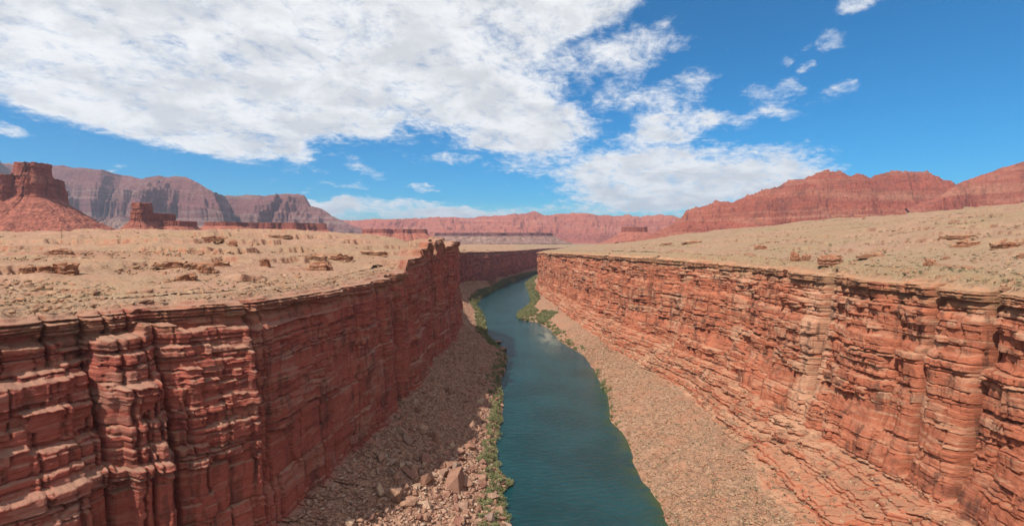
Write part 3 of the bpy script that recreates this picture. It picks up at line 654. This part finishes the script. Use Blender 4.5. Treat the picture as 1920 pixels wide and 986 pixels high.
def mesa(name, loops, mat, label, seed):
    """loops: (plan points px,Y ; rim py list or z ; cliff height ; talus run ; ground z)"""
    VV, QQ, AT = [], [], {'tone': [], 'cap': [], 'gravel': []}; off = 0
    for li, (cxp, cyd, rx, ry, ztop, cliff, run, zg, nseg, sq) in enumerate(loops):
        n = nseg; th = np.linspace(0, 2*math.pi, n, endpoint=False)
        c, s_ = np.cos(th), np.sin(th); rad = (np.abs(c)**sq+np.abs(s_)**sq)**(-1/sq)
        per = (rx+ry)*math.pi; ss = th/(2*math.pi)*per
        cxw = (cxp-CX)/F*cyd
        nx, ny = c/rx, s_/ry; ln = np.hypot(nx, ny); nx, ny = nx/ln, ny/ln
        def cyc(a, f, o, sd): return fbm(f*np.cos(a)+7, f*np.sin(a)+sd*3.1, o, sd)
        big = cyc(th, 3.2, 4, seed+li)*min(rx, ry)*(.55 if rx > 100 and cyd > 2000 else .22)
        rows = []
        hh = ztop-zg; ncl = 46; ntl = 60
        T = np.concatenate([np.linspace(0, 1, 10), np.linspace(1, 2, ncl+1)[1:], np.linspace(2, 3, ntl+1)[1:]])[None, :]
        A = th[:, None]; SS = ss[:, None]+0*T
        tcl = np.clip(T-1, 0, 1); ttl = np.clip(T-2, 0, 1)
        zc = ztop-cliff*tcl
        msc = cliff/34.; RLm, tn, _t = relief(SS/msc, (zc-ztop)/msc+30+0*SS, .45+0*SS, seed+li*7); tn3 = tn
        fl = ridge(SS/(cliff*.55), zc*0, 3, seed+7)
        disp = big[:, None]+(RLm*msc*1.3+.10*cliff*fl)*np.clip(T-.9, 0, .1)*10*(1-ttl)
        base_r = .13*cliff*tcl**1.2
        gl = ridge(SS/(run*.28), ttl, 4, seed+9)
        rtal = run*(ttl**1.0)*(1+.14*cyc(th, 4, 3, seed+4)[:, None])
        X = cxw+(rx*rad*c)[:, None]*np.minimum(T, 1)+nx[:, None]*(disp+base_r+rtal)*np.minimum(T, 1)
        Y = cyd+(ry*rad*s_)[:, None]*np.minimum(T, 1)+ny[:, None]*(disp+base_r+rtal)*np.minimum(T, 1)
        ztl = (ztop-cliff)-(ztop-cliff-zg)*(1-(1-ttl)**1.35)
        q = ttl*9+.5*fbm(SS/run, ttl, 2, seed); f = q-np.floor(q)
        Z = np.where(T <= 2, zc, ztl+(gl-.5)*hh*.06*np.sin(ttl*math.pi)+(sst(f, .5, .95)-f)*hh*.03*np.sin(ttl*math.pi))
        Z = Z+(T <= 1)*(.03*cliff*fbm(X/(cliff*.3), Y/(cliff*.3), 3, seed+3))+(.05*cliff*cyc(th, 6, 3, seed+11)[:, None])*np.clip(1.3-tcl*1.3, 0, 1)
        Z = Z+.012*hh*fbm(X/(run*.05+1), Y/(run*.05+1), 3, seed+14)*(ttl > 0)*np.sin(ttl*math.pi)
        nr = T.shape[1]
        VV.append(np.stack([X, Y, Z+0*X], -1).reshape(-1, 3)); QQ.append(grid_quads(n, nr, wrap=True, flip=True)+off); off += n*nr
        AT['tone'].append((.15+.7*tn+.2*fbm(SS/60, Z/12, 3, seed)).ravel()); AT['cap'].append(0*X.ravel()); AT['gravel'].append((sst(ttl, 0, .15)+0*X).ravel())
    o = mesh_obj(name, np.vstack(VV), np.vstack(QQ), mat, {k: np.concatenate(v) for k, v in AT.items()}, smooth=False)
    tag(o, label, 'butte', kind='structure'); return o
def zp(py, Y): return (HY-py)/F*Y
# px centre, depth, half width, half depth, top z, cliff height, talus run, ground z, segments, squareness
mesa('butte', [(-170, 1560, 405, 150, zp(329, 1500), 78, 250, -24, 900, 4.0), (63, 1520, 29, 32, zp(306, 1500), 100, 262, -24, 300, 3.5)], M_butte,
     'large dark red butte with a square tower on its right end', 500)
mesa('butte', [(267, 1540, 13, 26, zp(381, 1540), 54, 95, -20, 260, 3.0), (300, 1620, 34, 50, zp(401, 1620), 26, 120, -20, 360, 2.2), (333, 1630, 46, 55, zp(415, 1630), 16, 90, -20, 360, 2.2)], M_butte,
     'small red butte with an upright rock block and a long shoulder', 520)
mesa('mesa', [(425, 1900, 70, 60, zp(417, 1900), 14, 150, -22, 360, 2.0)], M_butte, 'low stepped red mesa beside the small butte', 540)
mesa('mesa', [(525, 2600, 190, 120, zp(419, 2600), 30, 140, -24, 500, 3.0)], M_butte, 'long flat red mesa with a dark rim behind the left plateau', 560)
mesa('mesa', [(740, 3400, 190, 120, zp(430, 3400), 26, 120, -30, 500, 3.0)], M_butte, 'thin flat mesa above the canyon bend', 580)
mesa('mesa', [(930, 4300, 480, 160, zp(437, 4300), 22, 200, -36, 700, 3.0)], M_verm, 'wide low grey mesa on the horizon over the river', 590)
mesa('mesa', [(1190, 3600, 80, 90, zp(426, 3600), 34, 190, -36, 400, 2.6)], M_butte, 'small castle shaped red mesa left of the red mountain', 600)

# ------------------------------------------------------------------ rock outcrops and pinnacles on the plateau
def ray_ground(px, py):
    """where the line of sight of a pixel meets the plateau"""
    Ys = np.geomspace(90, 2500, 900); X = (px-CX)/F*Ys; Zr = (HY-py)/F*Ys
    h = H(X, Ys); ok = (Zr <= h) & ~inside(X, Ys)
    i = np.argmax(ok) if ok.any() else len(Ys)//2
    return X[i], Ys[i], h[i]
def outcrop(name, x, y, z, L, Wd, Hh, rot, seed, label, cat='rock outcrop', group=None, bed=1.6, neck=0.0, sink=.8, kids=4):
    g = random.Random(seed*13+1); VV, QQ, TN, off = [], [], [], 0
    parts = [(0, 0, L*.8, Wd*.85, Hh)]
    for i in range(kids):
        u = g.uniform(-1, 1); parts.append((u*L*.95, g.uniform(-.5, .6)*Wd, L*g.uniform(.22, .45), Wd*g.uniform(.3, .6), Hh*g.uniform(.35, .85)*(1-.35*abs(u))))
    for pi, (ox, oy, l, w_, h_) in enumerate(parts):
        n = 130; nz = 60; th = np.linspace(0, 2*math.pi, n, endpoint=False)[:, None]; sd = seed+pi*17
        T = np.linspace(0, 1, nz)[None, :]; c, s_ = np.cos(th), np.sin(th)
        rad = (np.abs(c)**3+np.abs(s_)**3)**(-1/3); zz = h_*T; SS = th*(l+w_)/2+sd*11
        B1, t1 = blocks(SS, zz+0*SS, bed*1.2, bed*3.6, sd, .25, .07); B2, t2 = blocks(SS, zz+0*SS, bed*.42, bed*2.0, sd+3, .5, .1)
        ms = min(l, w_)
        r = 1+.34*fbm(2*c+sd, 2*s_+zz/bed/9, 4, sd+5)+(B1-.55)*1.3*min(.5, bed/ms)+(B2-.55)*.8*min(.5, bed*.7/ms)
        r = r*(1-.12*T+neck*(T-.4)**2)*np.where(T > .93, np.sqrt(np.clip((1-T)/.07, 0, 1)), 1.0)
        top = .9-.45*fbm(c*1.7+sd, s_*1.7, 3, sd+7)
        X = l*rad*c*r+ox; Y = w_*rad*s_*r+oy; Z = zz*np.clip(top, .3, 1.2)+0*X-sink
        VV.append(np.stack([X, Y, Z], -1).reshape(-1, 3)); QQ.append(grid_quads(n, nz, wrap=True)+off); off += n*nz; TN.append(((.2+.6*t1*.6+.3*t2)+0*X).ravel())
    V = np.vstack(VV)
    o = mesh_obj(name, V, np.vstack(QQ), M_out, {'tone': np.concatenate(TN), 'cap': 0*V[:, 0], 'gravel': 0*V[:, 0]}, smooth=False)
    o.location = (x, y, z); o.rotation_euler = (0, 0, rot)
    return tag(o, label, cat, group)
OC = [ # px, py of the base, width px, height px, label
 (55,512,40,24,'dark blocky outcrop at the left end of the ledge row'),(92,514,42,26,'square dark red outcrop between two others on the left hillside'),(127,514,42,30,'outcrop with a lit flat face, rightmost of three in a row'),
 (112,476,46,14,'thin slab outcrop above the row of three blocks'),
 (402,452,52,14,'jagged outcrop breaking the skyline of the left hill'),(436,464,18,20,'leaning rock stub just below the skyline outcrop'),
 (322,500,60,17,'long low ledge on the middle of the left slope'),(362,505,40,20,'knobbly outcrop joined to the long low ledge'),(387,512,38,28,'bulky overhanging outcrop on the left slope'),(415,502,32,20,'rounded outcrop to the right of the overhanging one'),(350,527,40,20,'tilted broken outcrop below the overhanging one'),
 (497,502,22,28,'lone stacked rock pillar on the left slope'),(585,487,70,14,'long reddish ledge behind the fallen slabs'),(640,488,46,20,'square topped ledge beside the fallen slabs'),(600,507,54,22,'fallen tilted slabs below the long ledge'),(700,478,60,12,'thin ledge near the canyon rim'),(525,440+6,50,8,'flat ledge on the skyline left of the towers'),
 (1555,492+4,46,30,'large overhanging slab in the middle of the right slope'),(1425,466,24,10,'small flat outcrop high on the right slope'),(1512,488,18,16,'rounded boulder outcrop left of the large slab'),(1490,490,16,26,'narrow tilted outcrop near the right rim'),(1635,482,46,12,'broken low ledge right of the large slab'),
 (1800,446,56,10,'long flat red ledge high on the right slope'),(1815,462,44,16,'tilted wedge outcrop on the right slope'),(1885,466,60,20,'dark undercut ledge at the right edge'),(1745,496,22,14,'small crumbled outcrop low on the right slope'),(1775,486,14,8,'single tan boulder on the right slope'),(1915,482,16,10,'red block at the extreme right edge'),
 (1620,400+12,8,6,'tiny dark block near the top of the right hill'),(1300,456,40,7,'low reddish ledge in the distance on the right plateau'),(1250,458,26,5,'faint flat ledge left of the low reddish one')]
for i, (px, py, wp, hp, lb) in enumerate(OC):
    x, y, z = ray_ground(px, py); k = y/F; L = wp*k/2
    outcrop('rock_outcrop', x, y, z, L, max(L*.6, 1.5), hp*k*.62+.7, .25*math.sin(i*2.1)+math.atan2(-x, y)*.6, 40+i, lb, bed=max(.8, hp*k/5))

# ------------------------------------------------------------------ boulders, rubble, bushes
random.seed(5)
def hull_rock(seed, flat=.7):
    r = random.Random(seed); bm = bmesh.new()
    for _ in range(11):
        v = Vector((r.uniform(-1, 1), r.uniform(-1, 1), r.uniform(-1, 1))); m_ = max(abs(v.x), abs(v.y), abs(v.z)); v = v*(.75+.25*r.random())/m_
        bm.verts.new((v.x, v.y*.8, v.z*flat))
    res = bmesh.ops.convex_hull(bm, input=bm.verts)
    bmesh.ops.delete(bm, geom=[g for g in bm.verts if not g.link_faces], context='VERTS')
    bmesh.ops.bevel(bm, geom=bm.edges[:], offset=.03, segments=1, affect='EDGES')
    bmesh.ops.triangulate(bm, faces=bm.faces[:])
    me = bpy.data.meshes.new('boulder'); bm.to_mesh(me); bm.free(); return me
def boulder_material():
    m, n, b = principled('boulder_rock')
    p = n.pos(); r = n.n.new('ShaderNodeObjectInfo').outputs['Random']
    base = n.ramp(r, [(0, (.33, .17, .11)), (.35, (.43, .26, .17)), (.6, (.29, .135, .095)), (.85, (.50, .34, .23)), (1, (.20, .14, .12))])
    st = n.noise(p, .5, 5, .65)
    base = n.mix(n.m('MULTIPLY', n.ss(st, .45, .65), .45), base, c4(.19, .085, .06))
    base = n.mix(n.m('MULTIPLY', n.ss(n.noise(p, .35, 4, .6, 1.0), .58, .7), .5), base, c4(.46, .33, .24))
    n.l.new(n.mix(1.0, base, c4(.78, .76, .76), 'MULTIPLY'), b.inputs['Base Color']); n.l.new(n.bump(n.noise(p, 1.4, 5, .7), .5, .6), b.inputs['Normal']); return m
M_boul = boulder_material()
rocks = [hull_rock(60+i, .6+.06*i) for i in range(8)]
for me in rocks: me.materials.append(M_boul)
def grid_z(Gd, x, y, segs=(2, 3)):
    """height of the canyon side at a plan position"""
    cols = np.where(np.isin(Gd['seg'], segs))[0]
    key = id(Gd)
    if key not in _cache: _cache[key] = (Gd['X'][:, cols].ravel(), Gd['Y'][:, cols].ravel(), Gd['Z'][:, cols].ravel())
    X, Y, Z = _cache[key]; i = np.argmin((X-x)**2+(Y-y)**2); return float(Z[i])
_cache = {}
def boulder(x, y, z, s, label, group, k, squash=1.0):
    o = bpy.data.objects.new('boulder', rocks[k % 8]); C.objects.link(o)
    o.location = (x, y, z); o.scale = (s, s*random.uniform(.75, 1.15), s*random.uniform(.75, 1.1)*squash)
    o.rotation_euler = (random.uniform(-.5, .5), random.uniform(-.5, .5), random.uniform(0, 6.28))
    return tag(o, label, 'boulder', group)
BIG = [ # px, py centre, size px, label
 (853,905,27,1.1,'tallest pale split boulder in the middle of the boulder pile'),(838,872,14,1,'tan blocky boulder above the tallest one'),(731,862,13,.9,'square topped boulder at the upper left end of the pile'),
 (735,886,13,1.1,'dark red boulder at the left end of the pile'),(766,890,14,1.1,'flat topped upright boulder left of the dark wedge'),(780,878,14,.8,'long slanted boulder behind the flat topped one'),
 (799,897,15,1.1,'dark grey wedge boulder in the middle of the pile'),(815,893,8,1,'small round tan boulder beside the dark wedge'),(826,888,12,1.1,'brown boulder between the wedge and the tallest one'),
 (866,860,11,.8,'dark boulder at the upper right of the pile'),(883,883,9,.8,'round boulder nearest the river bushes'),(873,905,13,1.3,'leaning brown slab against the tallest boulder'),
 (753,874,8,.9,'small boulder between the two upper left ones'),(742,932,28,.9,'huge layered block with a red split face below the pile'),(712,915,14,1.0,'rough red block left of the huge layered one'),
 (903,932,12,.6,'pale flat boulder at the foot of the bushes'),(926,933,13,.8,'smooth pale boulder at the edge of the water'),(857,978,15,.8,'pale boulder at the bottom edge near the river'),
 (905,975,9,.6,'light boulder between bushes at the bottom edge'),(940,973,10,1,'orange boulder standing at the waterline'),(950,984,8,.8,'tan boulder at the waterline, lowest of them'),
 (787,972,9,.8,'block resting on the gravel below the pile'),(695,972,12,.6,'dark red slab low on the rubble slope'),(655,977,12,.6,'dull brown slab at the bottom edge'),
 (943,655,9,.8,'long slab sticking out into the river'),(935,641,7,.8,'dark rocks on the point above the river slab'),(941,760,5,.8,'small rock at the water edge half way along the bank')]
for i, (px, py, sp, sq, lb) in enumerate(BIG):
    zz = -128.0
    for _ in range(6):
        Y = zz*F/(HY-py-sp*.25); X = (px-CX)/F*Y; zz = grid_z(GL, X, Y)
        zz = min(zz, -108)
    s = sp*Y/F*1.05
    boulder(X, Y, zz+s*.35, s*.95, lb, 'large boulders on the left talus', i, sq)
# medium boulders, individually, on the left slope
GX, GY, GZ = GL['X'], GL['Y'], GL['Z']
tc = np.where((GL['seg'] == 2) | (GL['seg'] == 3))[0]
colsL = np.where((GL['R'][:, 1] > 175) & (GL['R'][:, 1] < 620))[0]
cnt = 0
while cnt < 250:
    c = int(random.choice(colsL)); r = int(random.choice(tc[8:-6])); x, y, z = GX[c, r], GY[c, r], GZ[c, r]
    if y < 230 or y > 600: continue
    d2 = ((x+40)/38)**2+((y-290)/60)**2
    if random.random() > .22+.9*math.exp(-d2): continue
    s = min(5.0, 1.0+random.paretovariate(2.2)*.9)
    boulder(x, y, z+s*.15, s, 'angular brown boulder lying in the rubble slope under the left cliff', 'boulders in the rubble slope', cnt); cnt += 1
# small rubble as one mass
def scatter(name, mats, pts, base, label, cat, rand_scale=(.6, 1.3), tone=None):
    """many copies of small meshes joined in one object; pts = (x,y,z,size)"""
    VV, TT, off, ton = [], [], 0, []
    arr = []
    for me in base:
        v = np.empty(len(me.vertices)*3, np.float32); me.vertices.foreach_get('co', v); v = v.reshape(-1, 3)
        me.calc_loop_triangles(); t = np.empty(len(me.loop_triangles)*3, np.int32); me.loop_triangles.foreach_get('vertices', t); arr.append((v, t.reshape(-1, 3)))
    pts = np.asarray(pts, np.float32); kk = rng.integers(0, len(arr), len(pts))
    for k, (v, t) in enumerate(arr):
        p = pts[kk == k]; n = len(p)
        if n == 0: continue
        a = rng.random(n)*6.283; sc = p[:, 3:4]*(rand_scale[0]+(rand_scale[1]-rand_scale[0])*rng.random((n, 3)))
        ca, sa = np.cos(a)[:, None], np.sin(a)[:, None]
        x = v[None, :, 0]*sc[:, 0:1]; y = v[None, :, 1]*sc[:, 1:2]; z = v[None, :, 2]*sc[:, 2:3]
        V = np.stack([x*ca-y*sa+p[:, 0:1], x*sa+y*ca+p[:, 1:2], z+p[:, 2:3]], -1)
        VV.append(V.reshape(-1, 3)); TT.append((t[None]+(np.arange(n)*len(v))[:, None, None]+off).reshape(-1, 3)); off += n*len(v)
        ton.append(np.repeat(rng.random(n), len(v)))
    o = mesh_obj(name, np.vstack(VV), np.vstack(TT), mats, {'tone': np.concatenate(ton)}, smooth=False)
    return tag(o, label, cat, kind='stuff')
def small_rocks():
    out = []
    for i in range(5):
        r = random.Random(200+i); bm = bmesh.new()
        for _ in range(9):
            v = Vector((r.uniform(-1, 1), r.uniform(-1, 1), r.uniform(-1, 1))); v = v/max(abs(v.x), abs(v.y), abs(v.z)); bm.verts.new((v.x, v.y*.8, v.z*.6))
        bmesh.ops.convex_hull(bm, input=bm.verts); bmesh.ops.delete(bm, geom=[g for g in bm.verts if not g.link_faces], context='VERTS')
        bmesh.ops.triangulate(bm, faces=bm.faces[:]); me = bpy.data.meshes.new('stone'); bm.to_mesh(me); bm.free(); out.append(me)
    return out
SR = small_rocks()
m, n, b = principled('rubble_rock')
bc = n.ramp(n.attr('tone'), [(0, (.26, .14, .10)), (.3, (.38, .22, .145)), (.55, (.46, .28, .19)), (.8, (.34, .17, .115)), (1, (.54, .40, .29))])
n.l.new(n.mix(1.0, bc, c4(.80, .78, .78), 'MULTIPLY'), b.inputs['Base Color']); M_rub = m
m, n, b = principled('plateau_stone')
bc = n.ramp(n.attr('tone'), [(0, (.36, .17, .10)), (.4, (.42, .26, .15)), (.75, (.27, .14, .09)), (1, (.47, .33, .21))])
n.l.new(n.mix(1.0, bc, c4(.80, .78, .78), 'MULTIPLY'), b.inputs['Base Color']); M_pst = m
def pick(Gd, ncnt, rows, ymin, ymax, smin, smax, pw=2.4, sink=.1, dens=None):
    cols = np.where((Gd['R'][:, 1] > ymin-40) & (Gd['R'][:, 1] < ymax))[0]; out = []
    c = rng.choice(cols, ncnt); r = rng.choice(rows, ncnt)
    x, y, z = Gd['X'][c, r], Gd['Y'][c, r], Gd['Z'][c, r]
    s = smin+(smax-smin)*rng.random(ncnt)**pw
    p = np.stack([x+rng.normal(0, .4, ncnt), y+rng.normal(0, .4, ncnt), z+s*sink, s], 1)
    if dens is not None: p = p[rng.random(len(p)) < dens(p)]
    return p
rl = np.where((GL['seg'] == 2) | (GL['seg'] == 3))[0]
scatter('rubble', M_rub, np.vstack([pick(GL, 26000, rl[4:-3], 150, 700, .35, 1.5), pick(GL, 5000, rl[4:-3], 700, 1300, .6, 1.8)]), SR, 'loose brown rubble covering the slope under the left cliff', 'rubble')
rr_ = np.where(GR['seg'] == 3)[0]; r2_ = np.where(GR['seg'] == 2)[0]
scatter('gravel', M_pst, np.vstack([pick(GR, 17000, rr_[4:-2], 150, 800, .22, 1.3, 4), pick(GR, 2500, r2_[10:], 150, 700, .3, 1.3, 3)]), SR, 'small stones strewn over the sandy bench on the right bank', 'gravel')

# bushes: a dome of small leaves
def leaf_material(name, cols):
    m, n, b = principled(name); b.inputs['Roughness'].default_value = .75
    n.l.new(n.ramp(n.attr('tone'), [(i/(len(cols)-1), c) for i, c in enumerate(cols)]), b.inputs['Base Color']); return m
M_bush = leaf_material('tamarisk_leaves', [(.075, .085, .035), (.14, .145, .058), (.21, .20, .09), (.30, .26, .14)])
M_scrub = leaf_material('scrub_leaves', [(.10, .095, .055), (.14, .13, .07), (.19, .17, .10)])
def bush_mesh(seed, nl, leaf, hgt, mat):
    g = np.random.default_rng(seed); nb = 7
    bc = g.normal(0, .42, (nb, 3)); bc[:, 2] = np.abs(bc[:, 2])*.7+.25; br = g.uniform(.28, .55, nb)
    k = g.integers(0, nb, nl); d = g.normal(0, 1, (nl, 3)); d /= np.linalg.norm(d, axis=1)[:, None]
    c = bc[k]+d*(br[k]*g.random(nl)**.35)[:, None]; c[:, 2] = np.abs(c[:, 2])*hgt
    a = g.normal(0, 1, (nl, 3)); a /= np.linalg.norm(a, axis=1)[:, None]; bb = np.cross(a, g.normal(0, 1, (nl, 3))); bb /= np.linalg.norm(bb, axis=1)[:, None]
    L = leaf*g.uniform(.6, 1.3, nl)[:, None]
    V = np.stack([c-a*L, c+bb*L*.6, c+a*L], 1).reshape(-1, 3)
    T = np.arange(nl*3).reshape(-1, 3)
    me = bpy.data.meshes.new('bush'); me.vertices.add(len(V)); me.vertices.foreach_set('co', V.astype(np.float32).ravel())
    me.loops.add(T.size); me.loops.foreach_set('vertex_index', T.astype(np.int32).ravel()); me.polygons.add(nl); me.polygons.foreach_set('loop_start', np.arange(0, T.size, 3, dtype=np.int32))
    me.update(calc_edges=True)
    at = me.attributes.new('tone', 'FLOAT', 'POINT'); base = g.random(nb)[k]*.6+g.random(nl)*.4
    at.data.foreach_set('value', np.repeat(base, 3).astype(np.float32)); me.materials.append(mat); return me
BV = [bush_mesh(700+i, 420, .16, .8+.15*(i % 3), M_bush) for i in range(6)]
BS = [bush_mesh(740+i, 90, .34, .8, M_bush) for i in range(4)]
SV = [bush_mesh(760+i, 110, .24, .62, M_scrub) for i in range(4)]
SS_ = [bush_mesh(780+i, 16, .42, .6, M_scrub) for i in range(3)]
def bush_scatter(name, mat, pts, base, label, cat):
    VV, TT, TN, off = [], [], [], 0
    pts = np.asarray(pts, np.float32); kk = rng.integers(0, len(base), len(pts))
    for k, me in enumerate(base):
        v = np.empty(len(me.vertices)*3, np.float32); me.vertices.foreach_get('co', v); v = v.reshape(-1, 3)
        tn = np.empty(len(me.vertices), np.float32); me.attributes['tone'].data.foreach_get('value', tn)
        p = pts[kk == k]; n = len(p)
        if not n: continue
        a = rng.random(n)*6.283; ca, sa = np.cos(a)[:, None], np.sin(a)[:, None]; s = p[:, 3:4]
        V = np.stack([(v[None, :, 0]*ca-v[None, :, 1]*sa)*s+p[:, 0:1], (v[None, :, 0]*sa+v[None, :, 1]*ca)*s+p[:, 1:2], v[None, :, 2]*s+p[:, 2:3]], -1)
        VV.append(V.reshape(-1, 3)); TT.append(np.arange(n*len(v)).reshape(-1, 3)+off); off += n*len(v)
        TN.append(np.clip(tn[None]+.35*(rng.random((n, 1))-.5), 0, 1).ravel())
    o = mesh_obj(name, np.vstack(VV), np.vstack(TT), mat, {'tone': np.concatenate(TN)}, smooth=False); return tag(o, label, cat, kind='stuff')
# river bank bushes
def bank_spots(Gd, n, y0, y1, rows, size, keep=None):
    p = pick(Gd, n, rows, 100, 2400, size[0], size[1], 1.6, -.05); p = p[(p[:, 1] > y0) & (p[:, 1] < y1)]
    return p
rl3 = np.where(GL['seg'] == 3)[0]; rr3 = np.where(GR['seg'] == 3)[0]
def by_dist(Gd, BK, n, y0, y1, dmin, dmax, smin, smax):
    cols = np.where((Gd['Y'][:, rr3[-1] if Gd is GR else rl3[-1]] > y0) & (Gd['Y'][:, rr3[-1] if Gd is GR else rl3[-1]] < y1))[0]
    rows = rr3 if Gd is GR else rl3; out = []
    last = rows[-1]
    yy = Gd['Y'][cols, last]; wts = np.gradient(yy); wts = np.abs(wts); wts /= wts.sum()
    c = rng.choice(cols, n, p=wts); dd = dmin+(dmax-dmin)*rng.random(n)**1.3
    bx, by = Gd['X'][c, last], Gd['Y'][c, last]
    dist = np.hypot(Gd['X'][c][:, rows]-bx[:, None], Gd['Y'][c][:, rows]-by[:, None])
    r = rows[np.argmin(np.abs(dist-dd[:, None]), 1)]
    s = smin+(smax-smin)*rng.random(n)**1.5
    return np.stack([Gd['X'][c, r], Gd['Y'][c, r], Gd['Z'][c, r]-.1, s], 1)
LBUSH = np.vstack([by_dist(GL, LB, 170, 240, 330, 1, 17, 1.2, 3.2), by_dist(GL, LB, 260, 330, 640, 1, 12, 1.4, 3.4), by_dist(GL, LB, 620, 640, 1300, 0, 16, 2.0, 4.4), by_dist(GL, LB, 1000, 1250, 2200, 0, 16, 3, 5.5)])
RBUSH = np.vstack([by_dist(GR, RB, 26, 630, 715, 1, 8, 1.6, 3.6), by_dist(GR, RB, 26, 450, 545, 0, 6, 1.2, 3.2), by_dist(GR, RB, 14, 380, 440, 0, 6, 1.0, 2.0), by_dist(GR, RB, 8, 250, 380, 0, 5, .6, 1.4),
                   by_dist(GR, RB, 60, 715, 870, 1, 14, 2.0, 4.2), by_dist(GR, RB, 1400, 840, 1250, 1, 62, 2.6, 5.0), by_dist(GR, RB, 420, 1250, 1950, 0, 26, 2.6, 5)])
def place_bushes(P_, n, label, group):
    vis = P_[:, 3]/np.maximum(P_[:, 1], 1); o_ = np.argsort(-vis)
    for i in o_[:n]:
        x, y, z, s = map(float, P_[i]); o = bpy.data.objects.new('riverside_bush', BV[i % 6]); C.objects.link(o)
        o.location = (x, y, z); o.scale = (s, s, s*random.uniform(.8, 1.15)); o.rotation_euler = (0, 0, random.uniform(0, 6.28))
        tag(o, label, 'bush', group)
    return P_[o_[n:]]
restL = place_bushes(LBUSH, 170, 'green tamarisk bush in the fringe along the left waterline below the rubble', 'bushes along the left bank')
restR = place_bushes(RBUSH, 120, 'green bush at the water edge under the sunlit right cliff', 'bushes along the right bank')
bush_scatter('riverside_thicket', M_bush, restL, BS, 'dense green thicket lining the left bank up to the bend', 'thicket')
bush_scatter('riverside_thicket', M_bush, restR, BS, 'green thicket on the sandy spit at the inside of the bend', 'thicket')

# desert scrub on the plateau and the right bench
def plateau_pts(n, rmin, rmax, pxmin, pxmax, smin, smax):
    px = rng.uniform(pxmin, pxmax, n); r = rmin*(rmax/rmin)**rng.random(n); Y = r; X = (px-CX)/F*Y
    ok = (~inside(X, Y)) & (np.minimum(seg_dist(X, Y, rimL), seg_dist(X, Y, rimR)) > 4); X, Y = X[ok], Y[ok]
    s = smin+(smax-smin)*rng.random(len(X))**2.2
    Z = H(X, Y); near = np.minimum(seg_dist(X, Y, rimL), seg_dist(X, Y, rimR)) < 14
    return np.stack([X, Y, Z-near*.8, s], 1)
PS = np.vstack([plateau_pts(420, 180, 500, 1300, 2100, .5, 1.3), plateau_pts(160, 150, 400, -100, 500, .4, 1.0)])
BSC = pick(GR, 3200, np.concatenate([rr_[6:-3], r2_[70:]]), 180, 700, .4, 1.25, 2.2, -.05)
def place_scrub(P_, n, label, group):
    vis = P_[:, 3]/np.maximum(P_[:, 1], 1); o_ = np.argsort(-vis)
    for i in o_[:n]:
        x, y, z, s = map(float, P_[i]); o = bpy.data.objects.new('desert_shrub', SV[i % 4]); C.objects.link(o)
        o.location = (x, y, z); o.scale = (s, s, s); o.rotation_euler = (0, 0, random.uniform(0, 6.28)); tag(o, label, 'shrub', group)
    return P_[o_[n:]]
r1 = place_scrub(PS, 150, 'low grey green shrub dotted on the tan plateau ground', 'shrubs on the plateau')
r2 = place_scrub(BSC, 140, 'low grey green shrub on the gravel bench beside the river', 'shrubs on the right bench')
bush_scatter('desert_scrub', M_scrub, np.vstack([r1, r2, plateau_pts(8000, 200, 900, 1100, 2050, .4, 1.2), plateau_pts(2500, 160, 700, -60, 800, .3, .9)]), SS_, 'sparse tiny scrub speckling the plateau and bench', 'scrub')
scatter('scattered_stones', M_pst, np.vstack([plateau_pts(6000, 130, 700, -60, 840, .25, 1.6), plateau_pts(6000, 180, 900, 1050, 2050, .25, 1.6)]), SR, 'loose stones scattered over the tan plateau', 'stones', rand_scale=(.5, 1.4))

# ------------------------------------------------------------------ pole on the left hill
def pole():
    m, n, b = principled('weathered_wood'); b.inputs['Base Color'].default_value = (.10, .07, .055, 1)
    x, y, z = ray_ground(116, 452); bm = bmesh.new(); h = 27*y/F
    bmesh.ops.create_cone(bm, cap_ends=True, segments=10, radius1=.22, radius2=.15, depth=h)
    bmesh.ops.translate(bm, vec=(0, 0, h/2-.3), verts=bm.verts)
    me = bpy.data.meshes.new('utility_pole'); bm.to_mesh(me); bm.free(); me.materials.append(m)
    o = bpy.data.objects.new('utility_pole', me); C.objects.link(o); o.location = (x, y, z); tag(o, 'thin dark pole standing alone on the left hill before the butte', 'pole')
    bm = bmesh.new(); bmesh.ops.create_cube(bm, size=1); bmesh.ops.scale(bm, vec=(2.4, .14, .16), verts=bm.verts); bmesh.ops.translate(bm, vec=(0, .2, h-1.2), verts=bm.verts)
    me = bpy.data.meshes.new('crossarm'); bm.to_mesh(me); bm.free(); me.materials.append(m); c = bpy.data.objects.new('crossarm', me); C.objects.link(c); c.parent = o
pole()

# ------------------------------------------------------------------ haze
HAZE = 3.4e-5
def haze():
    bm = bmesh.new(); bmesh.ops.create_cube(bm, size=1)
    bmesh.ops.scale(bm, vec=(160000, 160000, 1400+160), verts=bm.verts); bmesh.ops.translate(bm, vec=(0, 0, (1400-160)/2), verts=bm.verts)
    me = bpy.data.meshes.new('haze'); bm.to_mesh(me); bm.free()
    m = bpy.data.materials.new('haze_air'); m.use_nodes = True; t = m.node_tree; t.nodes.clear()
    v = t.nodes.new('ShaderNodeVolumePrincipled'); v.inputs['Color'].default_value = (.62, .74, .95, 1); v.inputs['Density'].default_value = HAZE; v.inputs['Anisotropy'].default_value = .2
    o = t.nodes.new('ShaderNodeOutputMaterial'); t.links.new(v.outputs[0], o.inputs['Volume'])
    me.materials.append(m); ob = bpy.data.objects.new('haze', me); C.objects.link(ob); tag(ob, 'thin bluish air between the canyon and the far ranges', 'haze', kind='stuff')
haze()
